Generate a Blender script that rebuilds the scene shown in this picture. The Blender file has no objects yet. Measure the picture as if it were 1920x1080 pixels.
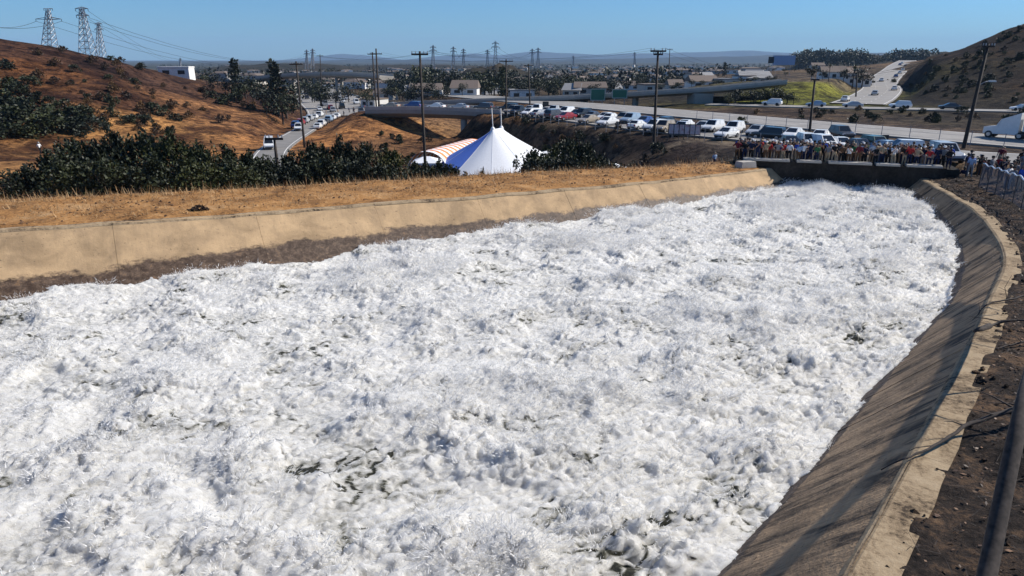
import bpy, bmesh, math, random
import numpy as np
from mathutils import Vector, Matrix

random.seed(7)
rng = np.random.default_rng(11)
scene = bpy.context.scene
COL = scene.collection

# ------------------------------------------------------------------ camera
CAM_Z = 10.0
FPX = 1280.0                       # focal length in photo pixels (24 mm on a 36 mm frame)
PITCH = math.atan(428.0 / FPX)
cam_d = bpy.data.cameras.new('camera')
cam_d.sensor_width = 36.0
cam_d.lens = 24.0
cam_d.clip_start = 0.1
cam_d.clip_end = 60000.0
cam = bpy.data.objects.new('camera', cam_d)
COL.objects.link(cam)
cam.location = (0, 0, CAM_Z)
cam.rotation_euler = (math.pi / 2 - PITCH, 0, 0)
scene.camera = cam

# ------------------------------------------------------------------ light
SUN_AZ = math.radians(75.0)        # clockwise from +Y
SUN_EL = math.radians(39.0)
SUN = Vector((math.sin(SUN_AZ) * math.cos(SUN_EL), math.cos(SUN_AZ) * math.cos(SUN_EL), math.sin(SUN_EL)))
world = bpy.data.worlds.new('World')
scene.world = world
world.use_nodes = True
wn = world.node_tree
bg = wn.nodes['Background']
sky = wn.nodes.new('ShaderNodeTexSky')
sky.sky_type = 'NISHITA'
sky.sun_disc = False
sky.sun_elevation = SUN_EL
sky.sun_rotation = SUN_AZ
sky.altitude = 400
sky.air_density = 1.0
sky.dust_density = 0.3
sky.ozone_density = 5.0
tint = wn.nodes.new('ShaderNodeMix'); tint.data_type = 'RGBA'; tint.blend_type = 'MULTIPLY'
tint.inputs['Factor'].default_value = 1.0; tint.inputs['B'].default_value = (0.56, 0.925, 1.24, 1)
wn.links.new(sky.outputs['Color'], tint.inputs['A']); wn.links.new(tint.outputs['Result'], bg.inputs['Color'])
bg.inputs['Strength'].default_value = 0.075
sun_d = bpy.data.lights.new('sun', 'SUN')
sun_d.energy = 4.9
sun_d.angle = math.radians(0.5)
sun_d.color = (1.0, 0.945, 0.86)
sun_o = bpy.data.objects.new('sun', sun_d)
COL.objects.link(sun_o)
sun_o.rotation_euler = (-SUN).to_track_quat('-Z', 'Y').to_euler()
scene.view_settings.view_transform = 'Standard'
scene.view_settings.look = 'None'
scene.view_settings.gamma = 1.0
scene.view_settings.exposure = 0.35
scene.cycles.max_bounces = 6
scene.cycles.diffuse_bounces = 3
scene.cycles.glossy_bounces = 2
scene.cycles.transmission_bounces = 4
scene.cycles.volume_bounces = 0

# ------------------------------------------------------------------ pixel rays
CP, SP = math.cos(PITCH), math.sin(PITCH)

def ray(px, py):
    u = (px - 960.0) / FPX
    v = (540.0 - py) / FPX
    return u, CP + v * SP, -SP + v * CP

def P(px, py, Y):
    """point seen at a photo pixel, at forward distance Y"""
    u, f, z = ray(px, py)
    t = Y / f
    return Vector((u * t, Y, CAM_Z + z * t))

def PZ(px, py, z):
    """point seen at a photo pixel, at height z"""
    u, f, zz = ray(px, py)
    t = (z - CAM_Z) / zz
    return Vector((u * t, f * t, z))

# ------------------------------------------------------------------ numpy noise
_perm = rng.permutation(256)
_perm = np.concatenate([_perm, _perm, _perm])
_ang = rng.random(256) * 2 * np.pi
_gx, _gy = np.cos(_ang), np.sin(_ang)

def pnoise(x, y, seed=0):
    x = np.asarray(x, float) + seed * 17.31
    y = np.asarray(y, float) - seed * 9.77
    xi = np.floor(x).astype(np.int64); yi = np.floor(y).astype(np.int64)
    xf = x - xi; yf = y - yi
    u = xf * xf * xf * (xf * (xf * 6 - 15) + 10)
    v = yf * yf * yf * (yf * (yf * 6 - 15) + 10)
    xi &= 255; yi &= 255
    def g(ix, iy, fx, fy):
        h = _perm[_perm[ix & 255] + (iy & 255)]
        return _gx[h] * fx + _gy[h] * fy
    a = g(xi, yi, xf, yf); b = g(xi + 1, yi, xf - 1, yf)
    c = g(xi, yi + 1, xf, yf - 1); d = g(xi + 1, yi + 1, xf - 1, yf - 1)
    return ((a + u * (b - a)) + v * ((c + u * (d - c)) - (a + u * (b - a)))) * 1.5

def fbm(x, y, octaves=4, seed=0, gain=0.5):
    s = 0; a = 1.0; f = 1.0; n = 0
    for k in range(octaves):
        s = s + a * pnoise(x * f, y * f, seed + k * 3)
        n += a; a *= gain; f *= 2.03
    return s / n

# ------------------------------------------------------------------ mesh helpers
class MB:
    """collects verts and faces (with material index) and links them as one mesh object"""
    def __init__(s):
        s.v = []; s.f = []; s.m = []
    def add(s, verts, faces, mi=0):
        b = len(s.v)
        s.v.extend([tuple(p) for p in verts])
        for f in faces:
            s.f.append(tuple(i + b for i in f)); s.m.append(mi)
        return s
    def box(s, c, size, mi=0, rz=0.0, taper=1.0, mat=None):
        hx, hy, hz = size[0] / 2, size[1] / 2, size[2] / 2
        pts = []
        for z in (-1, 1):
            k = taper if z > 0 else 1.0
            for x, y in ((-1, -1), (1, -1), (1, 1), (-1, 1)):
                p = Vector((x * hx * k, y * hy * k, z * hz))
                if rz: p.rotate(Matrix.Rotation(rz, 3, 'Z'))
                if mat is not None: p = mat @ p
                pts.append(p + Vector(c))
        return s.add(pts, [(0, 3, 2, 1), (4, 5, 6, 7), (0, 1, 5, 4), (1, 2, 6, 5), (2, 3, 7, 6), (3, 0, 4, 7)], mi)
    def tube(s, pts, radii, n=6, mi=0, cap=True):
        pts = [Vector(p) for p in pts]
        if not hasattr(radii, '__len__'): radii = [radii] * len(pts)
        rings = []
        up = Vector((0.13, 0.31, 0.94)).normalized()
        for i, p in enumerate(pts):
            if i == 0: d = pts[1] - p
            elif i == len(pts) - 1: d = p - pts[i - 1]
            else: d = pts[i + 1] - pts[i - 1]
            d = d.normalized() if d.length > 1e-9 else Vector((0, 0, 1))
            a = d.cross(up)
            if a.length < 1e-3: a = d.cross(Vector((1, 0, 0)))
            a.normalize(); b = d.cross(a)
            rings.append([p + (a * math.cos(2 * math.pi * k / n) + b * math.sin(2 * math.pi * k / n)) * radii[i] for k in range(n)])
        verts = [q for r in rings for q in r]; faces = []
        for i in range(len(pts) - 1):
            for k in range(n):
                faces.append((i * n + k, i * n + (k + 1) % n, (i + 1) * n + (k + 1) % n, (i + 1) * n + k))
        if cap:
            faces.append(tuple(reversed(range(n))))
            faces.append(tuple((len(pts) - 1) * n + k for k in range(n)))
        return s.add(verts, faces, mi)
    def bar(s, a, b, r, mi=0, n=4):
        return s.tube([a, b], r, n, mi)
    def build(s, name, mats, parent=None, smooth=False, loc=None):
        me = bpy.data.meshes.new(name)
        me.from_pydata(s.v, [], s.f)
        if not isinstance(mats, (list, tuple)): mats = [mats]
        for m in mats: me.materials.append(m)
        if len(mats) > 1: me.polygons.foreach_set('material_index', s.m)
        if smooth: me.polygons.foreach_set('use_smooth', [True] * len(me.polygons))
        me.update()
        return link(name, me, parent, loc)

KIDS = {}
def link(name, me, parent=None, loc=None):
    o = bpy.data.objects.new(name, me)
    COL.objects.link(o)
    if parent is not None:
        o.parent = parent; KIDS.setdefault(parent.name, []).append(o)
    if loc is not None: o.location = loc
    return o

def np_mesh(name, V, F, mats, mi=None, smooth=False):
    """fast mesh from arrays; F is (n,3) or (n,4)"""
    me = bpy.data.meshes.new(name)
    V = np.ascontiguousarray(V, dtype=np.float32); F = np.ascontiguousarray(F, dtype=np.int32)
    k = F.shape[1]
    me.vertices.add(len(V)); me.vertices.foreach_set('co', V.ravel())
    me.loops.add(F.size); me.loops.foreach_set('vertex_index', F.ravel())
    me.polygons.add(len(F))
    me.polygons.foreach_set('loop_start', np.arange(0, F.size, k, dtype=np.int32))
    if not isinstance(mats, (list, tuple)): mats = [mats]
    for m in mats: me.materials.append(m)
    if mi is not None: me.polygons.foreach_set('material_index', np.ascontiguousarray(mi, dtype=np.int32))
    me.update(calc_edges=True)
    me.polygons.foreach_set('use_smooth', [bool(smooth)] * len(F))
    return me

def grid_faces(nr, nc):
    i = np.arange(nr - 1)[:, None] * nc + np.arange(nc - 1)[None, :]
    i = i.ravel()
    return np.stack([i, i + 1, i + nc + 1, i + nc], 1)

def set_attr(me, name, data, kind='FLOAT'):
    a = me.attributes.new(name, kind, 'POINT')
    key = {'FLOAT': 'value', 'FLOAT_VECTOR': 'vector', 'FLOAT_COLOR': 'color'}[kind]
    a.data.foreach_set(key, np.ascontiguousarray(data, dtype=np.float32).ravel())

def tag(o, label=None, cat=None, group=None, kind=None):
    if label: o['label'] = label
    if cat: o['category'] = cat
    if group: o['group'] = group
    if kind: o['kind'] = kind
    return o

def empty(name, loc=(0, 0, 0), rz=0.0):
    o = bpy.data.objects.new(name, None)
    COL.objects.link(o)
    o.location = loc; o.rotation_euler = (0, 0, rz)
    return o

def copy_tree(o, parent=None):
    c = o.copy(); COL.objects.link(c)
    if parent is not None:
        c.parent = parent; KIDS.setdefault(parent.name, []).append(c)
    for ch in list(KIDS.get(o.name, [])): copy_tree(ch, c)
    return c

def subtree(o):
    r = [o]
    for ch in KIDS.get(o.name, []): r += subtree(ch)
    return r

# ------------------------------------------------------------------ materials
def new_mat(name):
    m = bpy.data.materials.new(name); m.use_nodes = True
    return m, m.node_tree.nodes, m.node_tree.links, m.node_tree.nodes['Principled BSDF']

def plain(name, col, rough=0.6, metal=0.0, spec=0.5, var=0.12, scale=3.0):
    m, N, L, b = new_mat(name)
    tc = N.new('ShaderNodeTexCoord'); nz = N.new('ShaderNodeTexNoise')
    nz.inputs['Scale'].default_value = scale; nz.inputs['Detail'].default_value = 3
    L.new(tc.outputs['Object'], nz.inputs['Vector'])
    rp = N.new('ShaderNodeValToRGB')
    rp.color_ramp.elements[0].position = 0.3; rp.color_ramp.elements[1].position = 0.7
    rp.color_ramp.elements[0].color = (*[c * (1 - var) for c in col], 1)
    rp.color_ramp.elements[1].color = (*[min(1, c * (1 + var)) for c in col], 1)
    L.new(nz.outputs['Fac'], rp.inputs['Fac']); L.new(rp.outputs['Color'], b.inputs['Base Color'])
    b.inputs['Roughness'].default_value = rough; b.inputs['Metallic'].default_value = metal
    b.inputs['Specular IOR Level'].default_value = spec
    return m

def noise_node(N, L, vec, scale, detail=5, rough=0.6, dist=0.0):
    n = N.new('ShaderNodeTexNoise')
    n.inputs['Scale'].default_value = scale; n.inputs['Detail'].default_value = detail
    n.inputs['Roughness'].default_value = rough; n.inputs['Distortion'].default_value = dist
    L.new(vec, n.inputs['Vector'])
    return n.outputs['Fac']

def ramp(N, L, fac, stops):
    r = N.new('ShaderNodeValToRGB')
    e = r.color_ramp.elements
    while len(e) < len(stops): e.new(0.5)
    for k, (p, c) in enumerate(stops):
        e[k].position = p
        e[k].color = (c, c, c, 1) if not hasattr(c, '__len__') else (*c, 1)
    L.new(fac, r.inputs['Fac'])
    return r.outputs['Color']

def mixc(N, L, fac, a, b, mode='MIX'):
    n = N.new('ShaderNodeMix'); n.data_type = 'RGBA'; n.blend_type = mode
    def put(sock, val):
        if hasattr(val, 'is_linked') or hasattr(val, 'links'): L.new(val, sock)
        elif hasattr(val, '__len__'): sock.default_value = (*val, 1)
        else: sock.default_value = val
    put(n.inputs['Factor'], fac); put(n.inputs['A'], a); put(n.inputs['B'], b)
    return n.outputs['Result']

def bump(N, L, b, h, strength, dist):
    n = N.new('ShaderNodeBump'); n.inputs['Strength'].default_value = strength; n.inputs['Distance'].default_value = dist
    L.new(h, n.inputs['Height']); L.new(n.outputs['Normal'], b.inputs['Normal'])

def math_node(N, L, op, a, b):
    n = N.new('ShaderNodeMath'); n.operation = op
    for k, v in enumerate((a, b)):
        if hasattr(v, 'links'): L.new(v, n.inputs[k])
        else: n.inputs[k].default_value = v
    return n.outputs[0]

def mapping(N, L, vec, scale):
    n = N.new('ShaderNodeMapping'); n.inputs['Scale'].default_value = scale
    L.new(vec, n.inputs['Vector']); return n.outputs['Vector']

def position(N):
    return N.new('ShaderNodeNewGeometry').outputs['Position']

def attr(N, name, out='Vector'):
    a = N.new('ShaderNodeAttribute'); a.attribute_name = name
    return a.outputs[out]

def mat_foam():
    m, N, L, b = new_mat('foam_water')
    p = position(N)
    f = attr(N, 'foam', 'Fac')
    n1 = noise_node(N, L, p, 1.1, 7, 0.68, 0.6)
    n2 = noise_node(N, L, p, 7.0, 6, 0.7, 0.8)
    k = math_node(N, L, 'ADD', f, math_node(N, L, 'MULTIPLY', math_node(N, L, 'SUBTRACT', n2, 0.5), 0.55))
    k = math_node(N, L, 'ADD', k, math_node(N, L, 'MULTIPLY', math_node(N, L, 'SUBTRACT', n1, 0.5), 0.35))
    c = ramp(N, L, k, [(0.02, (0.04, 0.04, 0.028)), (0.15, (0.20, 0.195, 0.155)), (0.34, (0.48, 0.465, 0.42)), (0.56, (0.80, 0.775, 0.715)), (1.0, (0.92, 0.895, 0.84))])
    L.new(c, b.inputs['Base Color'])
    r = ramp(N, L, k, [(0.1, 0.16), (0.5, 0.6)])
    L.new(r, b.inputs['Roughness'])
    b.inputs['Specular IOR Level'].default_value = 0.35
    b.subsurface_method = 'RANDOM_WALK'
    b.inputs['Subsurface Weight'].default_value = 0.85
    b.inputs['Subsurface Radius'].default_value = (1.0, 1.0, 1.0)
    b.inputs['Subsurface Scale'].default_value = 0.34
    n3 = noise_node(N, L, p, 13.0, 6, 0.8, 1.0)
    bump(N, L, b, n3, 1.0, 0.16)
    return m

def mat_spray():
    m, N, L, b = new_mat('spray_drops')
    N.remove(b)
    d = N.new('ShaderNodeBsdfDiffuse'); t = N.new('ShaderNodeBsdfTranslucent'); mx = N.new('ShaderNodeMixShader')
    d.inputs['Color'].default_value = (0.93, 0.92, 0.90, 1); t.inputs['Color'].default_value = (0.93, 0.92, 0.90, 1)
    L.new(d.outputs[0], mx.inputs[1]); L.new(t.outputs[0], mx.inputs[2])
    L.new(mx.outputs[0], N['Material Output'].inputs['Surface'])
    return m

def mat_concrete(name, dry, dark, wet_top, wet_amp, streak, stain=0.5, rel=(0.7, 0.06)):
    """concrete slope: 'uvw' attribute is metres along / down the face / height above water"""
    m, N, L, b = new_mat(name)
    uv = attr(N, 'uvw')
    sep = N.new('ShaderNodeSeparateXYZ'); L.new(uv, sep.inputs[0])
    pit = noise_node(N, L, uv, 5.5, 5, 0.65)
    big = noise_node(N, L, uv, 0.55, 5, 0.62, 0.4)
    mid = noise_node(N, L, uv, 2.3, 5, 0.6)
    st = noise_node(N, L, mapping(N, L, uv, streak), 1.0, 6, 0.7, 0.3)
    c = ramp(N, L, big, [(0.34, tuple(d * 0.66 for d in dry)), (0.50, dry), (0.64, tuple(min(1, d * 1.18) for d in dry))])
    pch = noise_node(N, L, mapping(N, L, uv, (0.9, 0.5, 0.0)), 1.0, 4, 0.6, 0.6)
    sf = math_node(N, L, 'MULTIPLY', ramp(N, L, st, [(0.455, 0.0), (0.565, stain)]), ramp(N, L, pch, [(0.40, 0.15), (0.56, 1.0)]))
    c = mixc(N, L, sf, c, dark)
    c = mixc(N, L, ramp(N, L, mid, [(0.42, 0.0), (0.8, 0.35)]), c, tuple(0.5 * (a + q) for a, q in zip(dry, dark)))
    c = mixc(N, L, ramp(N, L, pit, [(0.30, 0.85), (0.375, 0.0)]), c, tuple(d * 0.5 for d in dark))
    # wetted by the splashing water: darker below an uneven line
    edge = noise_node(N, L, mapping(N, L, uv, (0.30, 0.5, 0.0)), 1.0, 10, 0.78)
    lvl = math_node(N, L, 'SUBTRACT', sep.outputs[2], math_node(N, L, 'MULTIPLY', math_node(N, L, 'SUBTRACT', edge, 0.5), wet_amp))
    wet = ramp(N, L, math_node(N, L, 'DIVIDE', lvl, wet_top * 1.12), [(0.80, 1.0), (0.97, 0.0)])
    grime = noise_node(N, L, mapping(N, L, uv, (2.2, 2.8, 0.0)), 1.2, 9, 0.82, 0.3)
    wc = ramp(N, L, grime, [(0.30, (0.016, 0.011, 0.009)), (0.46, (0.060, 0.036, 0.022)), (0.57, (0.13, 0.088, 0.060)), (0.68, (0.30, 0.165, 0.07))])
    c = mixc(N, L, wet, c, wc)
    L.new(c, b.inputs['Base Color'])
    L.new(ramp(N, L, wet, [(0.0, 0.9), (1.0, 0.62)]), b.inputs['Roughness'])
    b.inputs['Specular IOR Level'].default_value = 0.3
    h = math_node(N, L, 'ADD', math_node(N, L, 'MULTIPLY', pit, 0.6), math_node(N, L, 'MULTIPLY', st, 1.2))
    bump(N, L, b, h, *rel)
    return m

def mat_ground():
    m, N, L, b = new_mat('ground')
    p = position(N)
    base = attr(N, 'tcol', 'Color')
    n1 = noise_node(N, L, p, 0.075, 7, 0.68, 0.8)
    n2 = noise_node(N, L, p, 0.55, 7, 0.72, 0.6)
    n3 = noise_node(N, L, p, 3.5, 4, 0.7)
    c = mixc(N, L, 1.0, base, ramp(N, L, n1, [(0.40, (0.26, 0.23, 0.26)), (0.49, (.72, .70, .70)), (0.60, (1.25, 1.2, 1.1))]), 'MULTIPLY')
    c = mixc(N, L, 1.0, c, ramp(N, L, n2, [(0.40, (0.22, 0.19, 0.20)), (0.50, (0.80, 0.77, 0.75)), (0.62, (1.35, 1.3, 1.2))]), 'MULTIPLY')
    c = mixc(N, L, 0.6, c, ramp(N, L, n3, [(0.3, (0.45, 0.42, 0.4)), (0.6, (1.1, 1.1, 1.1))]), 'MULTIPLY')
    L.new(c, b.inputs['Base Color']); b.inputs['Roughness'].default_value = 0.95
    b.inputs['Specular IOR Level'].default_value = 0.1
    bump(N, L, b, n2, 0.8, 0.9)
    return m

def mat_dirt(name, stops, s1=0.9, s2=7.0, bmp=0.06):
    m, N, L, b = new_mat(name)
    p = position(N)
    n1 = noise_node(N, L, p, s1, 7, 0.7, 0.5)
    n2 = noise_node(N, L, p, s2, 6, 0.75)
    k = math_node(N, L, 'ADD', math_node(N, L, 'MULTIPLY', n1, 0.6), math_node(N, L, 'MULTIPLY', n2, 0.4))
    c = ramp(N, L, k, stops)
    L.new(c, b.inputs['Base Color']); b.inputs['Roughness'].default_value = 0.95
    b.inputs['Specular IOR Level'].default_value = 0.1
    bump(N, L, b, n2, 0.9, bmp)
    return m

def mat_leaf(name, col, var=0.5):
    m, N, L, b = new_mat(name)
    g = N.new('ShaderNodeNewGeometry')
    c = ramp(N, L, g.outputs['Random Per Island'], [(0.0, tuple(v * (1 - var) for v in col)), (0.7, col), (1.0, tuple(v * (1 + var) for v in col))])
    oi = N.new('ShaderNodeObjectInfo')
    c = mixc(N, L, 1.0, c, ramp(N, L, oi.outputs['Random'], [(0.0, (0.65, 0.68, 0.8)), (0.6, (1.1, 1.1, 1.0)), (1.0, (1.9, 1.75, 1.1))]), 'MULTIPLY')
    L.new(c, b.inputs['Base Color'])
    b.inputs['Roughness'].default_value = 0.55
    b.inputs['Specular IOR Level'].default_value = 0.3
    return m

def mat_road(name, col):
    m, N, L, b = new_mat(name)
    p = position(N)
    n1 = noise_node(N, L, p, 0.25, 5, 0.6); n2 = noise_node(N, L, p, 4.0, 4, 0.7)
    c = ramp(N, L, n1, [(0.3, tuple(v * 0.8 for v in col)), (0.7, tuple(v * 1.15 for v in col))])
    c = mixc(N, L, 0.5, c, ramp(N, L, n2, [(0.3, 0.75), (0.7, 1.1)]), 'MULTIPLY')
    L.new(c, b.inputs['Base Color']); b.inputs['Roughness'].default_value = 0.85
    return m

M = {}
M['foam'] = mat_foam(); M['spray'] = mat_spray()
M['conc_left'] = mat_concrete('sunny_concrete', (0.455, 0.31, 0.172), (0.22, 0.155, 0.095), 0.80, 1.9, (0.6, 0.25, 0.0), 0.35, (0.55, 0.05))
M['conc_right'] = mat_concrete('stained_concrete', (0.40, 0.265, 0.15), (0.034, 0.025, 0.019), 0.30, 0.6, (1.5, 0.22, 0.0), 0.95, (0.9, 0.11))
M['coping'] = mat_dirt('coping_concrete', [(0.40, (0.06, 0.045, 0.032)), (0.455, (0.22, 0.16, 0.10)), (0.53, (0.34, 0.255, 0.16)), (0.66, (0.42, 0.325, 0.215))], 0.9, 8.0, 0.03)
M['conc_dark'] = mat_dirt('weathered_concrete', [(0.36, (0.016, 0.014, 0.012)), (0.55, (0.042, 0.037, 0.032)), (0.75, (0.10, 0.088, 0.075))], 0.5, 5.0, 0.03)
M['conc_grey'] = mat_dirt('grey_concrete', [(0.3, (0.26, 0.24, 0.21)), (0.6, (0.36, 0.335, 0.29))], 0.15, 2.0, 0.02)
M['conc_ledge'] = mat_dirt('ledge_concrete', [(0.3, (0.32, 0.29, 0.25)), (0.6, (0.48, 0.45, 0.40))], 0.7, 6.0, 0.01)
M['ground'] = mat_ground()
M['berm'] = mat_dirt('dry_dirt', [(0.38, (0.075, 0.038, 0.018)), (0.45, (0.24, 0.122, 0.048)), (0.53, (0.40, 0.205, 0.075)), (0.62, (0.46, 0.28, 0.135)), (0.8, (0.38, 0.30, 0.21))], 0.45, 5.0, 0.10)
M['bank'] = mat_dirt('dark_litter_soil', [(0.42, (0.012, 0.010, 0.009)), (0.52, (0.040, 0.030, 0.024)), (0.60, (0.12, 0.075, 0.045)), (0.72, (0.26, 0.17, 0.10))], 0.7, 6.0, 0.10)
M['asphalt'] = mat_road('pale_asphalt', (0.22, 0.205, 0.185))
M['freeway'] = mat_road('freeway_concrete', (0.27, 0.25, 0.225))
M['paint_white'] = plain('road_paint', (0.75, 0.73, 0.68), 0.7)
M['bark'] = plain('dark_bark', (0.042, 0.032, 0.026), 0.9, var=0.5, scale=14)
M['wood_pole'] = plain('creosote_wood', (0.035, 0.026, 0.020), 0.85, var=0.4, scale=5)
M['steel'] = plain('galvanised_steel', (0.30, 0.31, 0.33), 0.5, 0.3)
M['steel_bright'] = plain('bright_rail_steel', (0.75, 0.76, 0.78), 0.35, 0.5)
M['leaf_dark'] = mat_leaf('dark_leaf', (0.027, 0.033, 0.015))
M['leaf_olive'] = mat_leaf('olive_leaf', (0.050, 0.052, 0.020))
M['leaf_far'] = mat_leaf('far_leaf', (0.028, 0.034, 0.018))
M['leaf_brown'] = mat_leaf('dry_scrub_leaf', (0.085, 0.050, 0.028))
M['straw'] = mat_leaf('dry_straw', (0.42, 0.26, 0.12), 0.45)
M['litter'] = mat_leaf('leaf_litter', (0.16, 0.09, 0.05), 0.8)
M['green_turf'] = plain('green_turf', (0.17, 0.19, 0.028), 0.9, var=0.35, scale=0.6)
M['tent_white'] = plain('white_tent_fabric', (0.80, 0.80, 0.80), 0.6, var=0.03)
M['tent_blue'] = plain('blue_tent_fabric', (0.10, 0.19, 0.58), 0.55, var=0.06)
M['orange'] = plain('orange_fabric', (0.72, 0.24, 0.06), 0.6, var=0.06)
M['glass_dark'] = plain('car_glass', (0.015, 0.018, 0.022), 0.08, 0, 0.6, 0.05)
M['tyre'] = plain('tyre_rubber', (0.015, 0.015, 0.015), 0.8)
M['rim'] = plain('wheel_rim', (0.45, 0.45, 0.46), 0.35, 0.8)
M['lamp_clear'] = plain('headlamp_glass', (0.75, 0.76, 0.78), 0.1)
M['lamp_red'] = plain('tail_lamp', (0.35, 0.01, 0.01), 0.2)
M['trim'] = plain('dark_plastic', (0.02, 0.02, 0.022), 0.5)
M['sign_green'] = plain('sign_green', (0.012, 0.13, 0.085), 0.5)
M['sign_white'] = plain('sign_white', (0.75, 0.75, 0.73), 0.5)
M['sign_dark'] = plain('sign_back', (0.03, 0.03, 0.03), 0.5)
M['house_wall'] = plain('pale_stucco', (0.55, 0.50, 0.43), 0.9)
M['house_white'] = plain('white_wall', (0.74, 0.72, 0.68), 0.8)
M['house_roof'] = plain('brown_roof', (0.17, 0.13, 0.105), 0.9)
M['house_grey'] = plain('grey_roof', (0.30, 0.29, 0.28), 0.8)
M['window'] = plain('dark_window', (0.03, 0.035, 0.04), 0.15)

# ================================================================== THE CHANNEL LINES
def smooth_poly(pts, step=0.5):
    """resample a 3-D polyline evenly after a Catmull-Rom pass"""
    pts = [np.array(p, float) for p in pts]
    pts = [2 * pts[0] - pts[1]] + pts + [2 * pts[-1] - pts[-2]]
    out = []
    for i in range(1, len(pts) - 2):
        p0, p1, p2, p3 = pts[i - 1:i + 3]
        for t in np.linspace(0, 1, 24, endpoint=False):
            out.append(0.5 * (2 * p1 + (p2 - p0) * t + (2 * p0 - 5 * p1 + 4 * p2 - p3) * t * t + (3 * p1 - p0 - 3 * p2 + p3) * t ** 3))
    out.append(pts[-2])
    out = np.array(out)
    d = np.concatenate([[0], np.cumsum(np.linalg.norm(np.diff(out[:, :2], axis=0), axis=1))])
    n = max(2, int(d[-1] / step))
    s = np.linspace(0, d[-1], n + 1)
    return s, np.stack([np.interp(s, d, out[:, k]) for k in range(3)], 1)

_l = [(0, 430, 2.7), (400, 404, 2.4), (760, 377, 2.05), (918, 366, 1.9), (1250, 337, 1.55), (1433, 316, 1.36)]
LP = [PZ(x, y, z) for x, y, z in _l]
d0 = (LP[0] - LP[1]).normalized()
LP = [LP[0] + d0 * 22 + Vector((0, 0, 0.4)), LP[0] + d0 * 10] + LP
LP.append(LP[-1] + (LP[-1] - LP[-2]).normalized() * 1.6)
LS, LC = smooth_poly(LP)
_r = [(1590, 1080, 3.0), (1736, 810, 2.75), (1858, 560, 2.2), (1883, 470, 1.7), (1826, 393, 1.35), (1733, 338, 1.05)]
RP = [PZ(x, y, z) for x, y, z in _r]
d0 = (RP[0] - RP[1]).normalized()
RP = [RP[0] + d0 * 11 + Vector((0, 0, 0.3)), RP[0] + d0 * 5] + RP
RP.append(RP[-1] + (RP[-1] - RP[-2]).normalized() * 4.0)
RS, RC = smooth_poly(RP)

def normals2(C, side):
    t = np.gradient(C[:, :2], axis=0); t /= np.linalg.norm(t, axis=1)[:, None]
    return np.stack([-t[:, 1], t[:, 0]], 1) * side
LN = normals2(LC, -1)      # towards the water
RN = normals2(RC, 1)
WATER_Z = 0.0
SLOPE_L, SLOPE_R = 0.92, 0.95          # metres of run for each metre of drop

# ================================================================== TERRAIN
_ctrl = [(-30, 45, .6), (-10, 51, -.4), (5, 60, -2), (-60, 48, .8), (-30, 65, -2), (-5, 72, -5), (9, 72, -5), (-55, 70, -2.2), (-80, 85, -2.6), (-70, 20, 2.2), (-100, 60, 0),
 (0, 110, -8.3), (-15, 100, -8), (8, 115, -8), (-5, 135, -8.5), (-12, 165, -8.6), (-4, 190, -7), (10, 100, -6.5), (-16, 84, -6.5), (-20, 125, -8),
 (15, 85, -4), (16, 72, -3), (12, 62, -2.0), (17, 62, 0.3), (25, 66, 1.2), (33, 64, 1.2), (42, 62, 1.1), (25, 74, 0.4), (36, 72, .4),
 (22, 92, -.1), (40, 82, -.1), (28, 105, -.5), (14, 128, -.8), (2, 154, -1.1), (60, 100, -1), (80, 90, -.8), (50, 130, -1), (34, 161, -1), (70, 130, -1), (100, 110, -1), (120, 80, 0), (60, 60, .8), (45, 50, 1.3),
 (-31, 178, -1.4), (-36, 168, -2.2), (-33, 158, -3.5), (-30, 148, -5.5), (-38, 145, -5.8), (-27, 165, -5.0),
 (-35, 95, -5), (-44, 128, -5.7), (-50, 165, -6.2), (-56, 230, -7), (-90, 330, -7), (-135, 500, -8),
 (-81, 110, -2), (-95, 130, 3), (-127, 180, 14.4), (-165, 160, 20), (-113, 200, 10.3), (-109, 214, 7.2), (-86, 215, 1.0), (-66, 205, -5), (-60, 150, -4.5), (-66, 128, -4), (-150, 250, 11), (-210, 300, 14), (-210, 150, 25), (-110, 150, 8), (-88, 160, 3.5), (-113, 240, 4.3), (-75, 185, -1.5), (-100, 300, -3), (-150, 350, 0),
 (114, 160, -1), (85, 165, -1), (60, 172, -1), (140, 140, -1), (182, 260, 22), (165, 300, 6), (130, 220, 5), (150, 200, 9), (170, 170, 8), (205, 200, 24), (112, 190, 1), (95, 197, -1), (153, 300, -.6), (250, 470, 3), (325, 600, 7), (210, 300, 16), (260, 300, 34), (200, 130, 5),
 (74, 186, -1), (86, 216, 3.2), (115, 232, 3.2), (100, 250, 3.4), (70, 230, 2.8), (50, 205, -1.5),
 (20, 15, 3.6), (28, 25, 3.0), (34, 35, 2.3), (37, 45, 1.7), (14, 5, 4.2), (25, 5, 5), (45, 20, 4.4), (70, 30, 4), (5, -10, 5),
 (0, 260, -4), (40, 290, -3.5), (-50, 350, -8), (0, 450, -7), (100, 450, -4), (200, 520, 3), (330, 450, 25), (0, 700, -10), (-300, 700, -10), (350, 700, 4), (-300, 400, 6)]
_c = np.array(_ctrl, float)
_A = np.linalg.norm(_c[:, None, :2] - _c[None, :, :2], axis=2)
_n = len(_c)
_B = np.zeros((_n + 3, _n + 3))
_B[:_n, :_n] = _A + np.eye(_n) * 0.0
_B[:_n, _n] = 1; _B[:_n, _n + 1:] = _c[:, :2]; _B[_n:, :_n] = _B[:_n, _n:].T
_w = np.linalg.solve(_B, np.concatenate([_c[:, 2], [0, 0, 0]]))

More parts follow.
